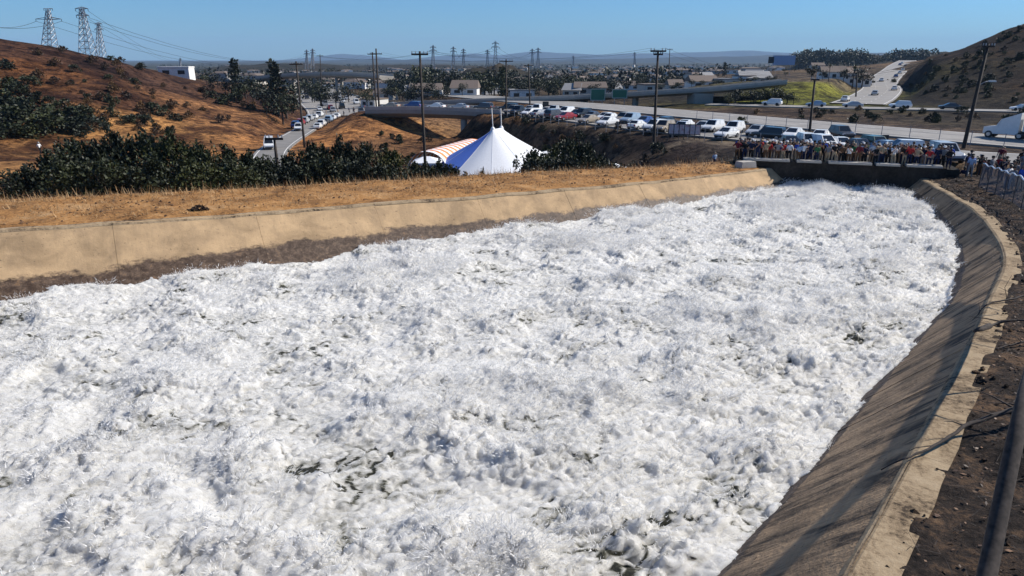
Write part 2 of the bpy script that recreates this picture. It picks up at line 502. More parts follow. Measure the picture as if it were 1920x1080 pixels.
def H(x, y):
    x = np.atleast_1d(np.asarray(x, float)); y = np.atleast_1d(np.asarray(y, float))
    sh = x.shape; x = x.ravel(); y = y.ravel()
    out = np.zeros(len(x))
    xc = np.clip(x, -330, 380); yc = np.clip(y, -20, 720)
    for a in range(0, len(x), 20000):
        q = np.stack([xc[a:a + 20000], yc[a:a + 20000]], 1)
        r = np.linalg.norm(q[:, None] - _c[None, :, :2], axis=2)
        out[a:a + 20000] = r @ _w[:_n] + _w[_n] + q @ _w[_n + 1:]
    far = np.clip((np.hypot(x, y) - 600) / 700, 0, 1); far = far * far * (3 - 2 * far)
    return (out * (1 - far) - 11 * far).reshape(sh)

def Hs(x, y): return float(H(x, y)[0])

def in_poly(x, y, poly):
    ins = np.zeros(x.shape, bool); j = len(poly) - 1
    for i in range(len(poly)):
        xi, yi = poly[i]; xj, yj = poly[j]
        c = ((yi > y) != (yj > y)) & (x < (xj - xi) * (y - yi) / (yj - yi + 1e-12) + xi)
        ins ^= c; j = i
    return ins

ENDL = PZ(1457, 345, 0.0); ENDR = PZ(1698, 357, 0.0)
_ed = (ENDR - ENDL); _ed.z = 0; _ed.normalize()
WL = ENDL - _ed * 3.4; WR = ENDR + _ed * 2.6           # ends of the end wall
_en = Vector((_ed.y, -_ed.x, 0))                       # towards the camera
CH_POLY = np.concatenate([LC[::2, :2], RC[::-2, :2]])

# roads are known before the ground so that the ground keeps below them
ROADS = {}
def road_line(pts, step=2.0):
    return smooth_poly([tuple(p) for p in pts], step)
ROADS['side_road'] = (road_line([(-30, 84, -4.3), (-35, 97, -5.0), (-44, 128, -5.6), (-50, 165, -6.1), (-55, 200, -6.6), (-57, 222, -6.75)]), 5.6)
ROADS['valley_freeway'] = (road_line([(-50, 226, -6.9), (-60, 258, -7.0), (-78, 310, -7.2), (-104, 390, -7.4), (-146, 520, -8.2), (-220, 740, -9.5)]), 30)
ROADS['frontage_road'] = (road_line([(58, 70, .15), (46, 79, .05), (34, 96, -.2), (22, 116, -.55), (9, 142, -.8), (0, 156, -.9)]), 9.0)
ROADS['freeway'] = (road_line([(92, 66, -.6), (76, 90, -.8), (58, 116, -.85), (40, 145, -.85), (24, 172, -.9), (2, 215, -1.6), (-22, 270, -2.6)]), 15.0)
ROADS['far_freeway'] = (road_line([(165, 138, -.8), (135, 150, -.8), (100, 162, -.8), (72, 172, -.8), (52, 186, -1.0)]), 7.0)
ROADS['hill_freeway'] = (road_line([(88, 180, -.6), (104, 205, -.3), (130, 250, .2), (158, 305, 1.2), (208, 390, 4.2), (262, 485, 6.5), (330, 600, 9.5)]), 13.0)

_xs = np.concatenate([np.linspace(-1000, -215, 42)[:-1], np.arange(-215, -70, 3.0), np.arange(-70, 60, 1.6), np.arange(60, 215, 3.0), np.linspace(215, 1000, 42)])
_ys = np.concatenate([np.arange(-60, 36, 3.0), np.arange(36, 190, 1.6), np.arange(190, 330, 3.5), np.linspace(330, 1500, 90)])
GX, GY = np.meshgrid(_xs, _ys)
GZ = H(GX, GY)
rd = np.full(GX.shape, 1e9); rz = np.zeros(GX.shape)
for nm, ((s_, C_), w_) in ROADS.items():
    for k in range(0, len(C_)):
        d = np.hypot(GX - C_[k, 0], GY - C_[k, 1]) - w_ / 2
        mk = d < rd
        rd = np.where(mk, d, rd); rz = np.where(mk, C_[k, 2], rz)
amp = np.clip((rd - 2) / 10, 0, 1)
hill = np.clip((GZ - 0.5) / 6, 0, 1)
GZ = GZ + amp * (0.35 + 1.2 * hill) * fbm(GX / 18, GY / 18, 4, 5) + amp * (0.15 + .4 * hill) * fbm(GX / 4, GY / 4, 3, 9)
k_ = np.clip(1 - (rd - 2.0) / 7.0, 0, 1); k_ = k_ * k_ * (3 - 2 * k_)
GZ = GZ * (1 - k_) + (rz - 0.28) * k_
dm = np.full(GX.shape, 1e9)
near = (np.abs(GX) < 110) & (GY < 80)
for C_ in (LC, RC):
    for p in C_[::2]:
        dm[near] = np.minimum(dm[near], np.hypot(GX[near] - p[0], GY[near] - p[1]))
ins = np.zeros(GX.shape, bool); ins[near] = in_poly(GX[near], GY[near], CH_POLY)
low = np.where(ins, 4.5, np.clip(3.0 - 0.55 * (dm - 2.5), 0, 3.0))
low = np.where((dm < 25) | ins, low, 0)
GZ = GZ - low
# colours of the ground cover by place
CTL = [(-110, 160, (0.166, 0.074, 0.032)), (-95, 130, (0.137, 0.059, 0.026)), (-140, 190, (0.072, 0.038, 0.024)), (-100, 190, (0.079, 0.044, 0.032)), (-85, 205, (0.094, 0.050, 0.030)), (-88, 150, (0.094, 0.046, 0.028)), (-125, 140, (0.061, 0.033, 0.021)), (-120, 172, (0.086, 0.044, 0.028)), (-100, 145, (0.173, 0.081, 0.032)), (-75, 135, (0.360, 0.192, 0.076)), (-66, 165, (0.288, 0.148, 0.068)), (-70, 75, (.46, .25, .10)), (-35, 60, (.30, .17, .075)),
 (-38, 120, (.42, .21, .08)), (-40, 145, (.42, .20, .075)), (-33, 165, (.40, .20, .08)), (-25, 140, (.22, .12, .06)), (-10, 120, (.10, .07, .04)), (0, 85, (.07, .05, .034)), (14, 95, (.085, .06, .042)), (10, 115, (.075, .058, .045)), (18, 78, (.09, .075, .055)), (20, 64, (.17, .13, .09)), (-10, 175, (.24, .145, .075)),
 (25, 92, (.20, .165, .125)), (40, 78, (.17, .135, .10)), (20, 120, (.22, .17, .12)), (55, 82, (.12, .09, .065)), (32, 66, (.15, .12, .09)), (36, 40, (.13, .09, .055)), (45, 55, (.15, .105, .065)), (70, 105, (.14, .10, .07)),
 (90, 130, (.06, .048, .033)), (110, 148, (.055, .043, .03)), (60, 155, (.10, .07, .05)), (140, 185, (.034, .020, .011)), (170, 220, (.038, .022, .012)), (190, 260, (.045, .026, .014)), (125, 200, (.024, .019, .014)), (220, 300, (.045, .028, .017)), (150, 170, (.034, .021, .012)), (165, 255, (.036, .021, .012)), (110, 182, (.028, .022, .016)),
 (85, 200, (.17, .18, .03)), (100, 215, (.19, .20, .032)), (74, 192, (.15, .165, .03)), (95, 245, (.22, .18, .12)), (60, 215, (.04, .035, .028)), (30, 230, (.09, .07, .05)), (0, 300, (.10, .08, .06)), (-50, 300, (.16, .13, .095)), (60, 320, (.11, .085, .06)), (150, 400, (.13, .10, .07)), (0, 600, (.09, .085, .065)), (300, 600, (.20, .135, .08)), (-300, 600, (.13, .11, .08)), (-200, 260, (.22, .11, .05)), (0, 1200, (.15, .145, .12))]
cx = np.array([c[0] for c in CTL]); cy = np.array([c[1] for c in CTL]); cc = np.array([c[2] for c in CTL])
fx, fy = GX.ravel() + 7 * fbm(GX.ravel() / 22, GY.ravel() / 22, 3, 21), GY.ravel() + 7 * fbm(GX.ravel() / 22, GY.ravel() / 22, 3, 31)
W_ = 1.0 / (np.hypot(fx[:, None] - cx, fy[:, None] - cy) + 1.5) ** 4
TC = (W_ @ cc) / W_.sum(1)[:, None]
def ground_z(x, y):
    i = np.searchsorted(_ys, y) - 1; j = np.searchsorted(_xs, x) - 1
    i = min(max(i, 0), len(_ys) - 2); j = min(max(j, 0), len(_xs) - 2)
    a = (y - _ys[i]) / (_ys[i + 1] - _ys[i]); b = (x - _xs[j]) / (_xs[j + 1] - _xs[j])
    return float(GZ[i, j] * (1 - a) * (1 - b) + GZ[i + 1, j] * a * (1 - b) + GZ[i, j + 1] * (1 - a) * b + GZ[i + 1, j + 1] * a * b)
V = np.stack([GX.ravel(), GY.ravel(), GZ.ravel()], 1)
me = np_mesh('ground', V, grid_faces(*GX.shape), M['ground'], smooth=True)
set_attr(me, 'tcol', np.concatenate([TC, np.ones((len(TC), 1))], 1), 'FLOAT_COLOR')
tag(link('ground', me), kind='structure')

# the far plain, out to the foot of the mountains
pv = []; pr = [0, 900, 2000, 5000, 12000, 30000]
ang = np.linspace(0, 2 * np.pi, 65)[:-1]
V = [(0, 0, -12.0)] + [(r * math.sin(a), r * math.cos(a), -12.0 - 0.0) for r in pr[1:] for a in ang]
mb = MB(); F = []
n = len(ang)
for k in range(n): F.append((0, 1 + (k + 1) % n, 1 + k))
for j in range(len(pr) - 2):
    for k in range(n):
        F.append((1 + j * n + k, 1 + j * n + (k + 1) % n, 1 + (j + 1) * n + (k + 1) % n, 1 + (j + 1) * n + k))
mb.add(V, F)
M['plain'] = mat_dirt('far_plain', [(0.38, (0.02, 0.024, 0.016)), (0.52, (0.05, 0.05, 0.04)), (0.66, (0.14, 0.13, 0.11))], 0.006, 0.03, 0.3)
tag(mb.build('plain', M['plain']), kind='structure')

# blue mountain ranges at the horizon
def ridge(name, Y, prof, mat, depth, seed):
    px = np.arange(-700, 2700, 6.0)
    yy = np.interp(px, [p[0] for p in prof], [p[1] for p in prof])
    yy = yy - 8 + 2.2 * fbm(px / 60, px * 0 + seed, 5, seed)
    u = (px - 960) / FPX
    rows = []
    for k, (dy, hf) in enumerate([(0, 0.0), (0.25, .45), (.6, .8), (1.0, 1.0), (1.6, .5), (2.4, 0)]):
        Yk = Y - depth + depth * dy
        v = (540 - yy) / FPX
        top = CAM_Z + (-SP + v * CP) / (CP + v * SP) * Y
        z = -12 + (top + 12) * hf
        z = z + (0 if hf in (0.0, 1.0) else 1) * (top + 12) * .22 * fbm(px / 30 + k, px * 0 + k * 3.3, 4, seed + 1)
        rows.append(np.stack([u * Y / (CP + v * SP), np.full_like(px, Yk), z], 1))
    V = np.concatenate(rows)
    me = np_mesh(name, V, grid_faces(len(rows), len(px)), mat, smooth=True)
    return tag(link(name, me), kind='structure')
M['range'] = mat_dirt('chaparral_range', [(0.35, (0.02, 0.022, 0.02)), (0.6, (0.05, 0.048, 0.04))], 0.002, 0.01, 5)
ridge('hills', 15000, [(-700, 116), (300, 122), (480, 124), (560, 119), (640, 109), (700, 113), (760, 120), (830, 112), (890, 108), (940, 112), (1000, 105), (1060, 107), (1130, 110), (1200, 108), (1300, 106), (1380, 103), (1440, 105), (1520, 110), (1700, 108), (2700, 112)], M['range'], 1500, 3)
ridge('hills', 7500, [(-700, 121), (400, 123), (560, 123), (700, 119), (900, 122), (1100, 119), (1200, 117), (1300, 115), (1400, 113), (1500, 110), (1600, 108), (1800, 105), (2700, 105)], M['range'], 900, 8)
# darker low rises in the middle distance
M['rise'] = mat_dirt('wooded_rise', [(0.38, (0.014, 0.016, 0.011)), (0.54, (0.04, 0.033, 0.022)), (0.70, (0.11, 0.075, 0.045))], 0.02, 0.12, 2)
def rise(px0, px1, pyt, Y, w, seed):
    x0, x1 = P(px0, 120, Y).x, P(px1, 120, Y).x
    n, m = 70, 24
    a, b = np.meshgrid(np.linspace(0, 1, n), np.linspace(-1, 1, m))
    X = x0 + (x1 - x0) * a; Yy = Y + w * b
    zt = P(960, pyt, Y).z
    hh = np.sin(np.pi * a) ** .6 * np.cos(b * np.pi / 2)
    Z = -12.5 + (zt + 12) * hh * (1 + .35 * fbm(a * 7, b * 2, 4, seed)) 
    me = np_mesh('low_hill', np.stack([X.ravel(), Yy.ravel(), Z.ravel()], 1), grid_faces(m, n), M['rise'], smooth=True)
    tag(link('low_hill', me), kind='structure')
rise(840, 1020, 122, 620, 70, 3)
rise(380, 700, 119, 1400, 200, 5)
rise(1400, 2100, 99, 1100, 150, 9)
rise(560, 980, 121, 1700, 200, 11)

# ================================================================== ROADS
def ribbon(name, C, w, mat, dz=0.0, thick=0.25, off=0.0):
    Nn = normals2(C, 1)
    m = MB()
    for k in range(len(C)):
        for e, z in ((-w / 2, -thick), (-w / 2, 0), (w / 2, 0), (w / 2, -thick)):
            m.v.append((C[k, 0] + Nn[k, 0] * (e + off), C[k, 1] + Nn[k, 1] * (e + off), C[k, 2] + dz + z))
    for k in range(len(C) - 1):
        for q in range(3):
            m.f.append((k * 4 + q, (k + 1) * 4 + q, (k + 1) * 4 + q + 1, k * 4 + q + 1)); m.m.append(0)
    return m.build(name, mat)
for nm, ((s_, C_), w_) in ROADS.items():
    r = ribbon({'side_road': 'road', 'frontage_road': 'road'}.get(nm, 'freeway'), C_, w_, M['asphalt' if 'road' in nm else 'freeway'])
    tag(r, kind='structure')
    for e in (-w_ / 2 + .5, w_ / 2 - .5):
        st = ribbon('edge_line', C_, 0.15, M['paint_white'], 0.006, 0.004, e)
        st.parent = r; KIDS.setdefault(r.name, []).append(st)
    if w_ > 10:
        Nn = normals2(C_, 1)
        lanes = int(w_ / 3.7)
        for ln in range(1, lanes):
            off = -w_ / 2 + .6 + ln * (w_ - 1.2) / lanes
            m = MB()
            for k in range(0, len(C_) - 2, 5):
                a, b_ = C_[k] + np.append(Nn[k] * off, .007), C_[k + 1] + np.append(Nn[k + 1] * off, .007)
                n0, n1 = np.append(Nn[k] * .08, 0), np.append(Nn[k + 1] * .08, 0)
                m.add([a - n0, a + n0, b_ + n1, b_ - n1], [(0, 1, 2, 3)])
            m.build('lane_line', M['paint_white'], r)

# ================================================================== CHANNEL WALLS
def lerp_line(S, C, Nn, s):
    p = np.array([np.interp(s, S, C[:, k]) for k in range(3)])
    n = np.array([np.interp(s, S, Nn[:, k]) for k in range(2)]); n /= np.linalg.norm(n)
    return p, n

def slope_panel(S, C, Nn, s0, s1, run, mat, parent, seed, cap_w, cap_mat, bottom=-1.4):
    ns, nd = max(3, int((s1 - s0) / 0.6) + 1), 9
    gap = 0.007
    V = []; U = []
    proud = 0.012 * math.sin(seed * 5.1)
    for i, s in enumerate(np.linspace(s0 + gap, s1 - gap, ns)):
        p, n = lerp_line(S, C, Nn, s)
        p[2] += .06 * float(pnoise(np.array(s * .4), np.array(1.7))) - .02
        full = (p[2] - bottom)
        for d in np.linspace(0, 1, nd):
            z = p[2] - full * d
            h = run * full * d
            face_n = np.array([n[0], n[1], run]); face_n /= np.linalg.norm(face_n)
            o = face_n * (proud + 0.018 * float(fbm(np.array(s * .8), np.array(d * 4.0), 3, 40)))
            V.append((p[0] + n[0] * h + o[0], p[1] + n[1] * h + o[1], z + o[2]))
            U.append((s, full * d * math.hypot(1, run), z + (.55 * max(0, (s - S[0]) / (S[-1] - S[0]) - .45) / .55 if run == SLOPE_L else 0)))
    F = [tuple(r) for r in grid_faces(ns, nd)]
    b = len(V)
    # returns of the joint
    for i in (0, ns - 1):
        for d in range(nd):
            x = V[i * nd + d]; p, n = lerp_line(S, C, Nn, s0 if i == 0 else s1)
            V.append((x[0] - n[0] * .07, x[1] - n[1] * .07, x[2] - .07)); U.append(U[i * nd + d])
    for e, i in enumerate((0, ns - 1)):
        for d in range(nd - 1):
            F.append((i * nd + d, i * nd + d + 1, b + e * nd + d + 1, b + e * nd + d))
    me = np_mesh('panel', np.array(V), np.array(F), mat, smooth=False)
    set_attr(me, 'uvw', np.array(U), 'FLOAT_VECTOR')
    link('panel', me, parent)
    # flat coping behind the lip
    m = MB(); k = max(2, int((s1 - s0) / .7) + 1)
    for s in np.linspace(s0 + gap * .6, s1 - gap * .6, k):
        p, n = lerp_line(S, C, Nn, s)
        p[2] += .06 * float(pnoise(np.array(s * .4), np.array(1.7))) - .02
        w = cap_w * (1 + .12 * float(pnoise(np.array(s * .7), np.array(3.3))))
        for (e, z) in ((.13, -.115), (.065, -.035), (-.03, .012), (-w, .02), (-w, -.3)):
            m.v.append((p[0] + n[0] * e, p[1] + n[1] * e, p[2] + z))
    for i in range(k - 1):
        for q in range(4):
            m.f.append((i * 5 + q, i * 5 + q + 1, (i + 1) * 5 + q + 1, (i + 1) * 5 + q)); m.m.append(0)
    m.f.append((4, 3, 2, 1, 0)); m.m.append(0); m.f.append(tuple((k - 1) * 5 + q for q in range(5))); m.m.append(0)
    m.build('coping', cap_mat, parent)

def slope_wall(name, label, S, C, Nn, run, plen, mat, cap_w, cap_mat):
    t = empty(name, tuple(C[len(C) // 2]))
    t.location = (0, 0, 0)
    tag(t, label, 'wall', 'sloping walls of the channel')
    s = S[0]; k = 0
    while s < S[-1] - .2:
        e = min(S[-1], s + plen)
        slope_panel(S, C, Nn, s, e, run, mat, t, k, cap_w, cap_mat)
        s = e; k += 1
    # dark backing that closes the joints
    m = MB()
    for i in range(len(C)):
        for d in (0.02, 1.0):
            full = C[i, 2] + 1.4
            m.v.append((C[i, 0] + Nn[i, 0] * (run * full * d - .06), C[i, 1] + Nn[i, 1] * (run * full * d - .06), C[i, 2] - full * d - .06))
    for i in range(len(C) - 1):
        m.f.append((i * 2, i * 2 + 1, i * 2 + 3, i * 2 + 2)); m.m.append(0)
    m.build('joint_backing', M['conc_grey'], t)
    return t
slope_wall('channel_wall', 'sunlit tan concrete channel wall with a dark wet band, below the dry dirt strip', LS, LC, LN, SLOPE_L, 6.6, M['conc_left'], 0.22, M['coping'])
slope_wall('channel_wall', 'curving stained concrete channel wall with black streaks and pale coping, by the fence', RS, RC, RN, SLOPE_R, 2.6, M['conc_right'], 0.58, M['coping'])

# end wall closing the channel, in shade
ew = empty('end_wall', (WL + WR) / 2 * 1.0)
ew.location = (0, 0, 0)
tag(ew, 'dark shaded upright concrete wall across the end of the channel below the crowd', 'wall')
ang_e = math.atan2(_ed.y, _ed.x)
Lw = (WR - WL).length
npan = 6
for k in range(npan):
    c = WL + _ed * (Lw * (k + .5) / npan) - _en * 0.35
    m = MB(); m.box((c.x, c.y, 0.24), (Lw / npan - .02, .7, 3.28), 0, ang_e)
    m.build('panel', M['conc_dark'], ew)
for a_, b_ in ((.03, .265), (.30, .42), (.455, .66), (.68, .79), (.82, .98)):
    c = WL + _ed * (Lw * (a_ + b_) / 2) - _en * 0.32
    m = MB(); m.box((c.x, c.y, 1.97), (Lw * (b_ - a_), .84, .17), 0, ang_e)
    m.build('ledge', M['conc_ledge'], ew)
# the platform the crowd stands on
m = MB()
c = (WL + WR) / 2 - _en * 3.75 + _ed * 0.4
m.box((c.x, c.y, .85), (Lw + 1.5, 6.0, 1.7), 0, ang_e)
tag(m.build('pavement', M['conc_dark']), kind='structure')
DECK_Z = 1.7
# concrete block at the end of the left lip
p = PZ(1398, 309, 1.6)
m = MB(); m.box((p.x, p.y, p.z + .05), (1.5, 1.0, .5), 0, .35, .9)
tag(m.build('concrete_block', M['conc_ledge']), 'pale concrete block on the dirt beside the end wall', 'block')

# ================================================================== BANKS
def bank(name, S, C, Nn, widths, mat, prof_seed, outer, amp_, step):
    ss = np.arange(S[0], S[-1] + .01, step)
    rows = []
    n_in = max(20, int(9 / step))
    for s in ss:
        p, n = lerp_line(S, C, Nn, s)
        W = np.interp((s - S[0]) / (S[-1] - S[0]), *widths)
        d = np.concatenate([np.linspace(.28, W, n_in), W + np.array([.4, .9, 1.6, 2.6, 4.0, 5.5, 7.5, 9.0])])
        x = p[0] - n[0] * d; y = p[1] - n[1] * d
        hz = H(x, y) 
        k = np.clip((d - W) / outer, 0, 1); k = k * k * (3 - 2 * k)
        z0 = p[2] - 0.02 + amp_ * fbm(x / 2.2, y / 2.2, 4, prof_seed) * np.clip(d / 2.0, .25, 1) + .05 * fbm(x / .35, y / .35, 3, prof_seed + 7)
        z0 = z0 + np.clip((d - .4) / 2.0, 0, 1) * .10
        z0 += np.where(d < 1.1, .05 * fbm(x / 1.3, y / 1.3, 2, prof_seed + 9), 0)
        z0[:1] -= .14
        z = z0 * (1 - k) + (hz - .1) * k
        z[-1] -= 2.5
        rows.append(np.stack([x, y, z], 1))
    nc = len(rows[0])
    me = np_mesh(name, np.concatenate(rows), grid_faces(len(rows), nc), mat, smooth=True)
    o = link(name, me)
    return tag(o, kind='structure'), np.array(rows)
_, BERM = bank('dirt_strip', LS, LC, LN, ([0, .4, .75, 1.0], [7.5, 7.0, 6.8, 3.2]), M['berm'], 3, 8.0, .16, 0.4)
_, BANKR = bank('dirt_bank', RS, RC, RN, ([0, .5, 1.0], [6.0, 5.0, 3.5]), M['bank'], 12, 7.0, .35, 0.25)

# ================================================================== FOAMING WATER
def water_edges():
    L = np.array([[C[0] + n[0] * SLOPE_L * (C[2] - .55), C[1] + n[1] * SLOPE_L * (C[2] - .55)] for C, n in zip(LC, LN)])
    R = np.array([[C[0] + n[0] * SLOPE_R * (C[2] - .55), C[1] + n[1] * SLOPE_R * (C[2] - .55)] for C, n in zip(RC, RN)])
    # stop both at the end wall
    def cut(A):
        d = np.array([(Vector((a[0], a[1], 0)) - ENDL).dot(_en) for a in A])
        k = np.where(d > -0.05)[0].max()
        return A[:k + 1]
    return cut(L), cut(R)
WLe, WRe = water_edges()
def re_s(A, t):
    d = np.concatenate([[0], np.cumsum(np.linalg.norm(np.diff(A, axis=0), axis=1))]); d /= d[-1]
    return np.stack([np.interp(t, d, A[:, 0]), np.interp(t, d, A[:, 1])], 1)
tt = np.linspace(0, 1, 800)
mid = (re_s(WLe, tt) + re_s(WRe, tt)) / 2
dens = 1.0 / (np.hypot(mid[:, 0], mid[:, 1]) + 3.0)
cd = np.concatenate([[0], np.cumsum((dens[1:] + dens[:-1]) / 2)]); cd /= cd[-1]
NRW, NCW = 900, 660
tr = np.interp(np.linspace(0, 1, NRW), cd, tt)
A_, B_ = re_s(WLe, tr), re_s(WRe, tr)
q = np.linspace(0, 1, NCW)
WX = A_[:, None, 0] * (1 - q) + B_[:, None, 0] * q
WY = A_[:, None, 1] * (1 - q) + B_[:, None, 1] * q
# domain warp, then several scales of heaving, puffing and bursting foam
wx = WX + .45 * fbm(WX / 1.3, WY / 1.3, 3, 50) + .12 * fbm(WX / .3, WY / .3, 2, 55); wy = WY + .45 * fbm(WX / 1.3, WY / 1.3, 3, 60) + .12 * fbm(WX / .3, WY / .3, 2, 65)
big = fbm(wx / 6.0, wy / 6.0, 2, 1)
puff = np.abs(fbm(wx / 1.7, wy / 1.7, 2, 4))               # billows: rounded tops
clump = np.clip(fbm(wx / 1.9, wy / 1.9, 3, 14) + .10, 0, 1)
r3 = np.abs(pnoise(wx / .50, wy / .50, 8)); r2 = np.abs(pnoise(wx / .26, wy / .26, 18)); r1 = np.abs(pnoise(wx / .13, wy / .13, 28))
spk = np.clip(pnoise(wx / .17, wy / .17, 38), 0, 1) ** 2
ca_ = edge_q = None
along = (tr * 75.0)[:, None] + 0 * WX; across = q[None, :] * np.hypot(A_[:, 0] - B_[:, 0], A_[:, 1] - B_[:, 1])[:, None]
stk = np.abs(pnoise(across / .38 + .5 * pnoise(wx, wy, 3), along / 1.7, 44)); stw = np.clip((q[None, :] - .45) * 2.2, .12, 1)
roll = fbm(along / 2.6 + .8 * pnoise(WX / 4, WY / 4, 6), across / 6.5, 3, 66)
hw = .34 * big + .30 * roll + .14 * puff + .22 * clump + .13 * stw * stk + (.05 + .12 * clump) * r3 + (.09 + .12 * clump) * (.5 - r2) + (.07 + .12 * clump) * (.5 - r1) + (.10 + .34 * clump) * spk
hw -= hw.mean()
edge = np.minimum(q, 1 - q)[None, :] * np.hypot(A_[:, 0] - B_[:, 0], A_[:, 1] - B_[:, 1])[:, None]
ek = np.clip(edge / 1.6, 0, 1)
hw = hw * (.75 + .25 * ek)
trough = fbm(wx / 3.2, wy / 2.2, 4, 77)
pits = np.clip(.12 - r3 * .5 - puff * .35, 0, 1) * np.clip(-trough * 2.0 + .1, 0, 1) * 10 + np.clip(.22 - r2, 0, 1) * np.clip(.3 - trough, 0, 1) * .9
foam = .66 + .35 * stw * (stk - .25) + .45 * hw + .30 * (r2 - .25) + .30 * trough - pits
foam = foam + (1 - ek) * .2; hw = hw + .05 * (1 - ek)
dxn = pnoise(wx / .33, wy / .33, 91) * .07 * (1 + clump * 2); dyn = pnoise(wx / .33, wy / .33, 97) * .07 * (1 + clump * 2)
V = np.stack([(WX + dxn).ravel(), (WY + dyn).ravel(), (WATER_Z + .05 + hw).ravel()], 1)
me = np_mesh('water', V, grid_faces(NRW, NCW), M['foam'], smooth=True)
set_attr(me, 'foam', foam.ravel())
tag(link('water', me), kind='structure')

# thrown spray: slivers and drops leaping off the crests
def spray(n, lmin, lmax, wmin, wmax, lift, seed, base_w=.1):
    r = np.random.default_rng(seed)
    w = (np.clip(hw.ravel() + base_w, 0, 1) ** 1.5) * np.clip(foam.ravel() * 2 - .2, 0, 1) * (.2 + .8 * ek.ravel())
    cell = 1.0 / (np.repeat(np.interp(tr, tt, dens), NCW) ** 1.3)
    w = w * cell; w /= w.sum()
    idx = r.choice(len(w), n, p=w)
    base = V[idx] + r.normal(0, .05, (n, 3)) * [1, 1, .4]
    base[:, 2] += np.abs(r.normal(0, lift, n)) * (.4 + clump.ravel()[idx])
    d = r.normal(0, 1, (n, 3)); d[:, 2] = np.abs(d[:, 2]) * 1.3 + .3
    d /= np.linalg.norm(d, axis=1)[:, None]
    ln = lmin + (lmax - lmin) * r.random(n) ** 2
    wd = wmin + (wmax - wmin) * r.random(n) ** 2
    a = np.cross(d, r.normal(0, 1, (n, 3))); a /= np.linalg.norm(a, axis=1)[:, None] + 1e-9
    b = np.cross(d, a)
    p0 = base - d * ln[:, None] * .35; p1 = base + d * ln[:, None] * .65
    v = np.stack([p0 + a * wd[:, None], p0 + (-.5 * a + .87 * b) * wd[:, None], p0 + (-.5 * a - .87 * b) * wd[:, None], p1], 1).reshape(-1, 3)
    k = np.arange(n)[:, None, None] * 4
    f = (np.array([[0, 2, 1], [0, 1, 3], [1, 2, 3], [2, 0, 3]])[None] + k).reshape(-1, 3)
    return v, f
v1, f1 = spray(150000, .06, .24, .006, .019, .035, 1, .36)
v2, f2 = spray(60000, .02, .055, .006, .014, .15, 2, 0.0)
def plumes(nc, per, seed):
    """bursts of slivers fanning up from the crests"""
    r = np.random.default_rng(seed)
    w = np.clip(hw.ravel() + .05, 0, 1) ** 1.2 * (.15 + .85 * ek.ravel()) / (np.repeat(np.interp(tr, tt, dens), NCW) ** 1.4)
    idx = r.choice(len(w), nc, p=w / w.sum())
    rad = r.uniform(.10, .32, nc)
    off = r.normal(0, 1, (nc, per, 2)) * rad[:, None, None]
    dirn = np.concatenate([off * 2.2 / rad[:, None, None] * .5, np.full((nc, per, 1), 1.0)], 2) + r.normal(0, .35, (nc, per, 3)) + [.35, .15, 0]
    dirn /= np.linalg.norm(dirn, axis=2)[:, :, None]
    base = V[idx][:, None, :] + np.concatenate([off, np.zeros((nc, per, 1))], 2) + dirn * (r.random((nc, per, 1)) ** 1.5) * rad[:, None, None] * 1.5
    d = dirn.reshape(-1, 3); base = base.reshape(-1, 3); n = len(d)
    a = np.cross(d, r.normal(0, 1, (n, 3))); a /= np.linalg.norm(a, axis=1)[:, None] + 1e-9
    b = np.cross(d, a)
    ln = (.05 + .19 * r.random(n) ** 2)[:, None]; wd = (.005 + .014 * r.random(n) ** 2)[:, None]
    v = np.stack([base + a * wd, base + (-.5 * a + .87 * b) * wd, base + (-.5 * a - .87 * b) * wd, base + d * ln], 1).reshape(-1, 3)
    f = (np.array([[0, 2, 1], [0, 1, 3], [1, 2, 3], [2, 0, 3]])[None] + np.arange(n)[:, None, None] * 4).reshape(-1, 3)
    return v, f
v3, f3 = plumes(1700, 70, 5)
V_ = np.concatenate([v1, v2, v3]); F_ = np.concatenate([f1, f2 + len(v1), f3 + len(v1) + len(v2)])
tag(link('spray', np_mesh('spray', V_, F_, M['spray'], smooth=False)), 'white spray and drops thrown up by the churning water', 'spray', kind='stuff')

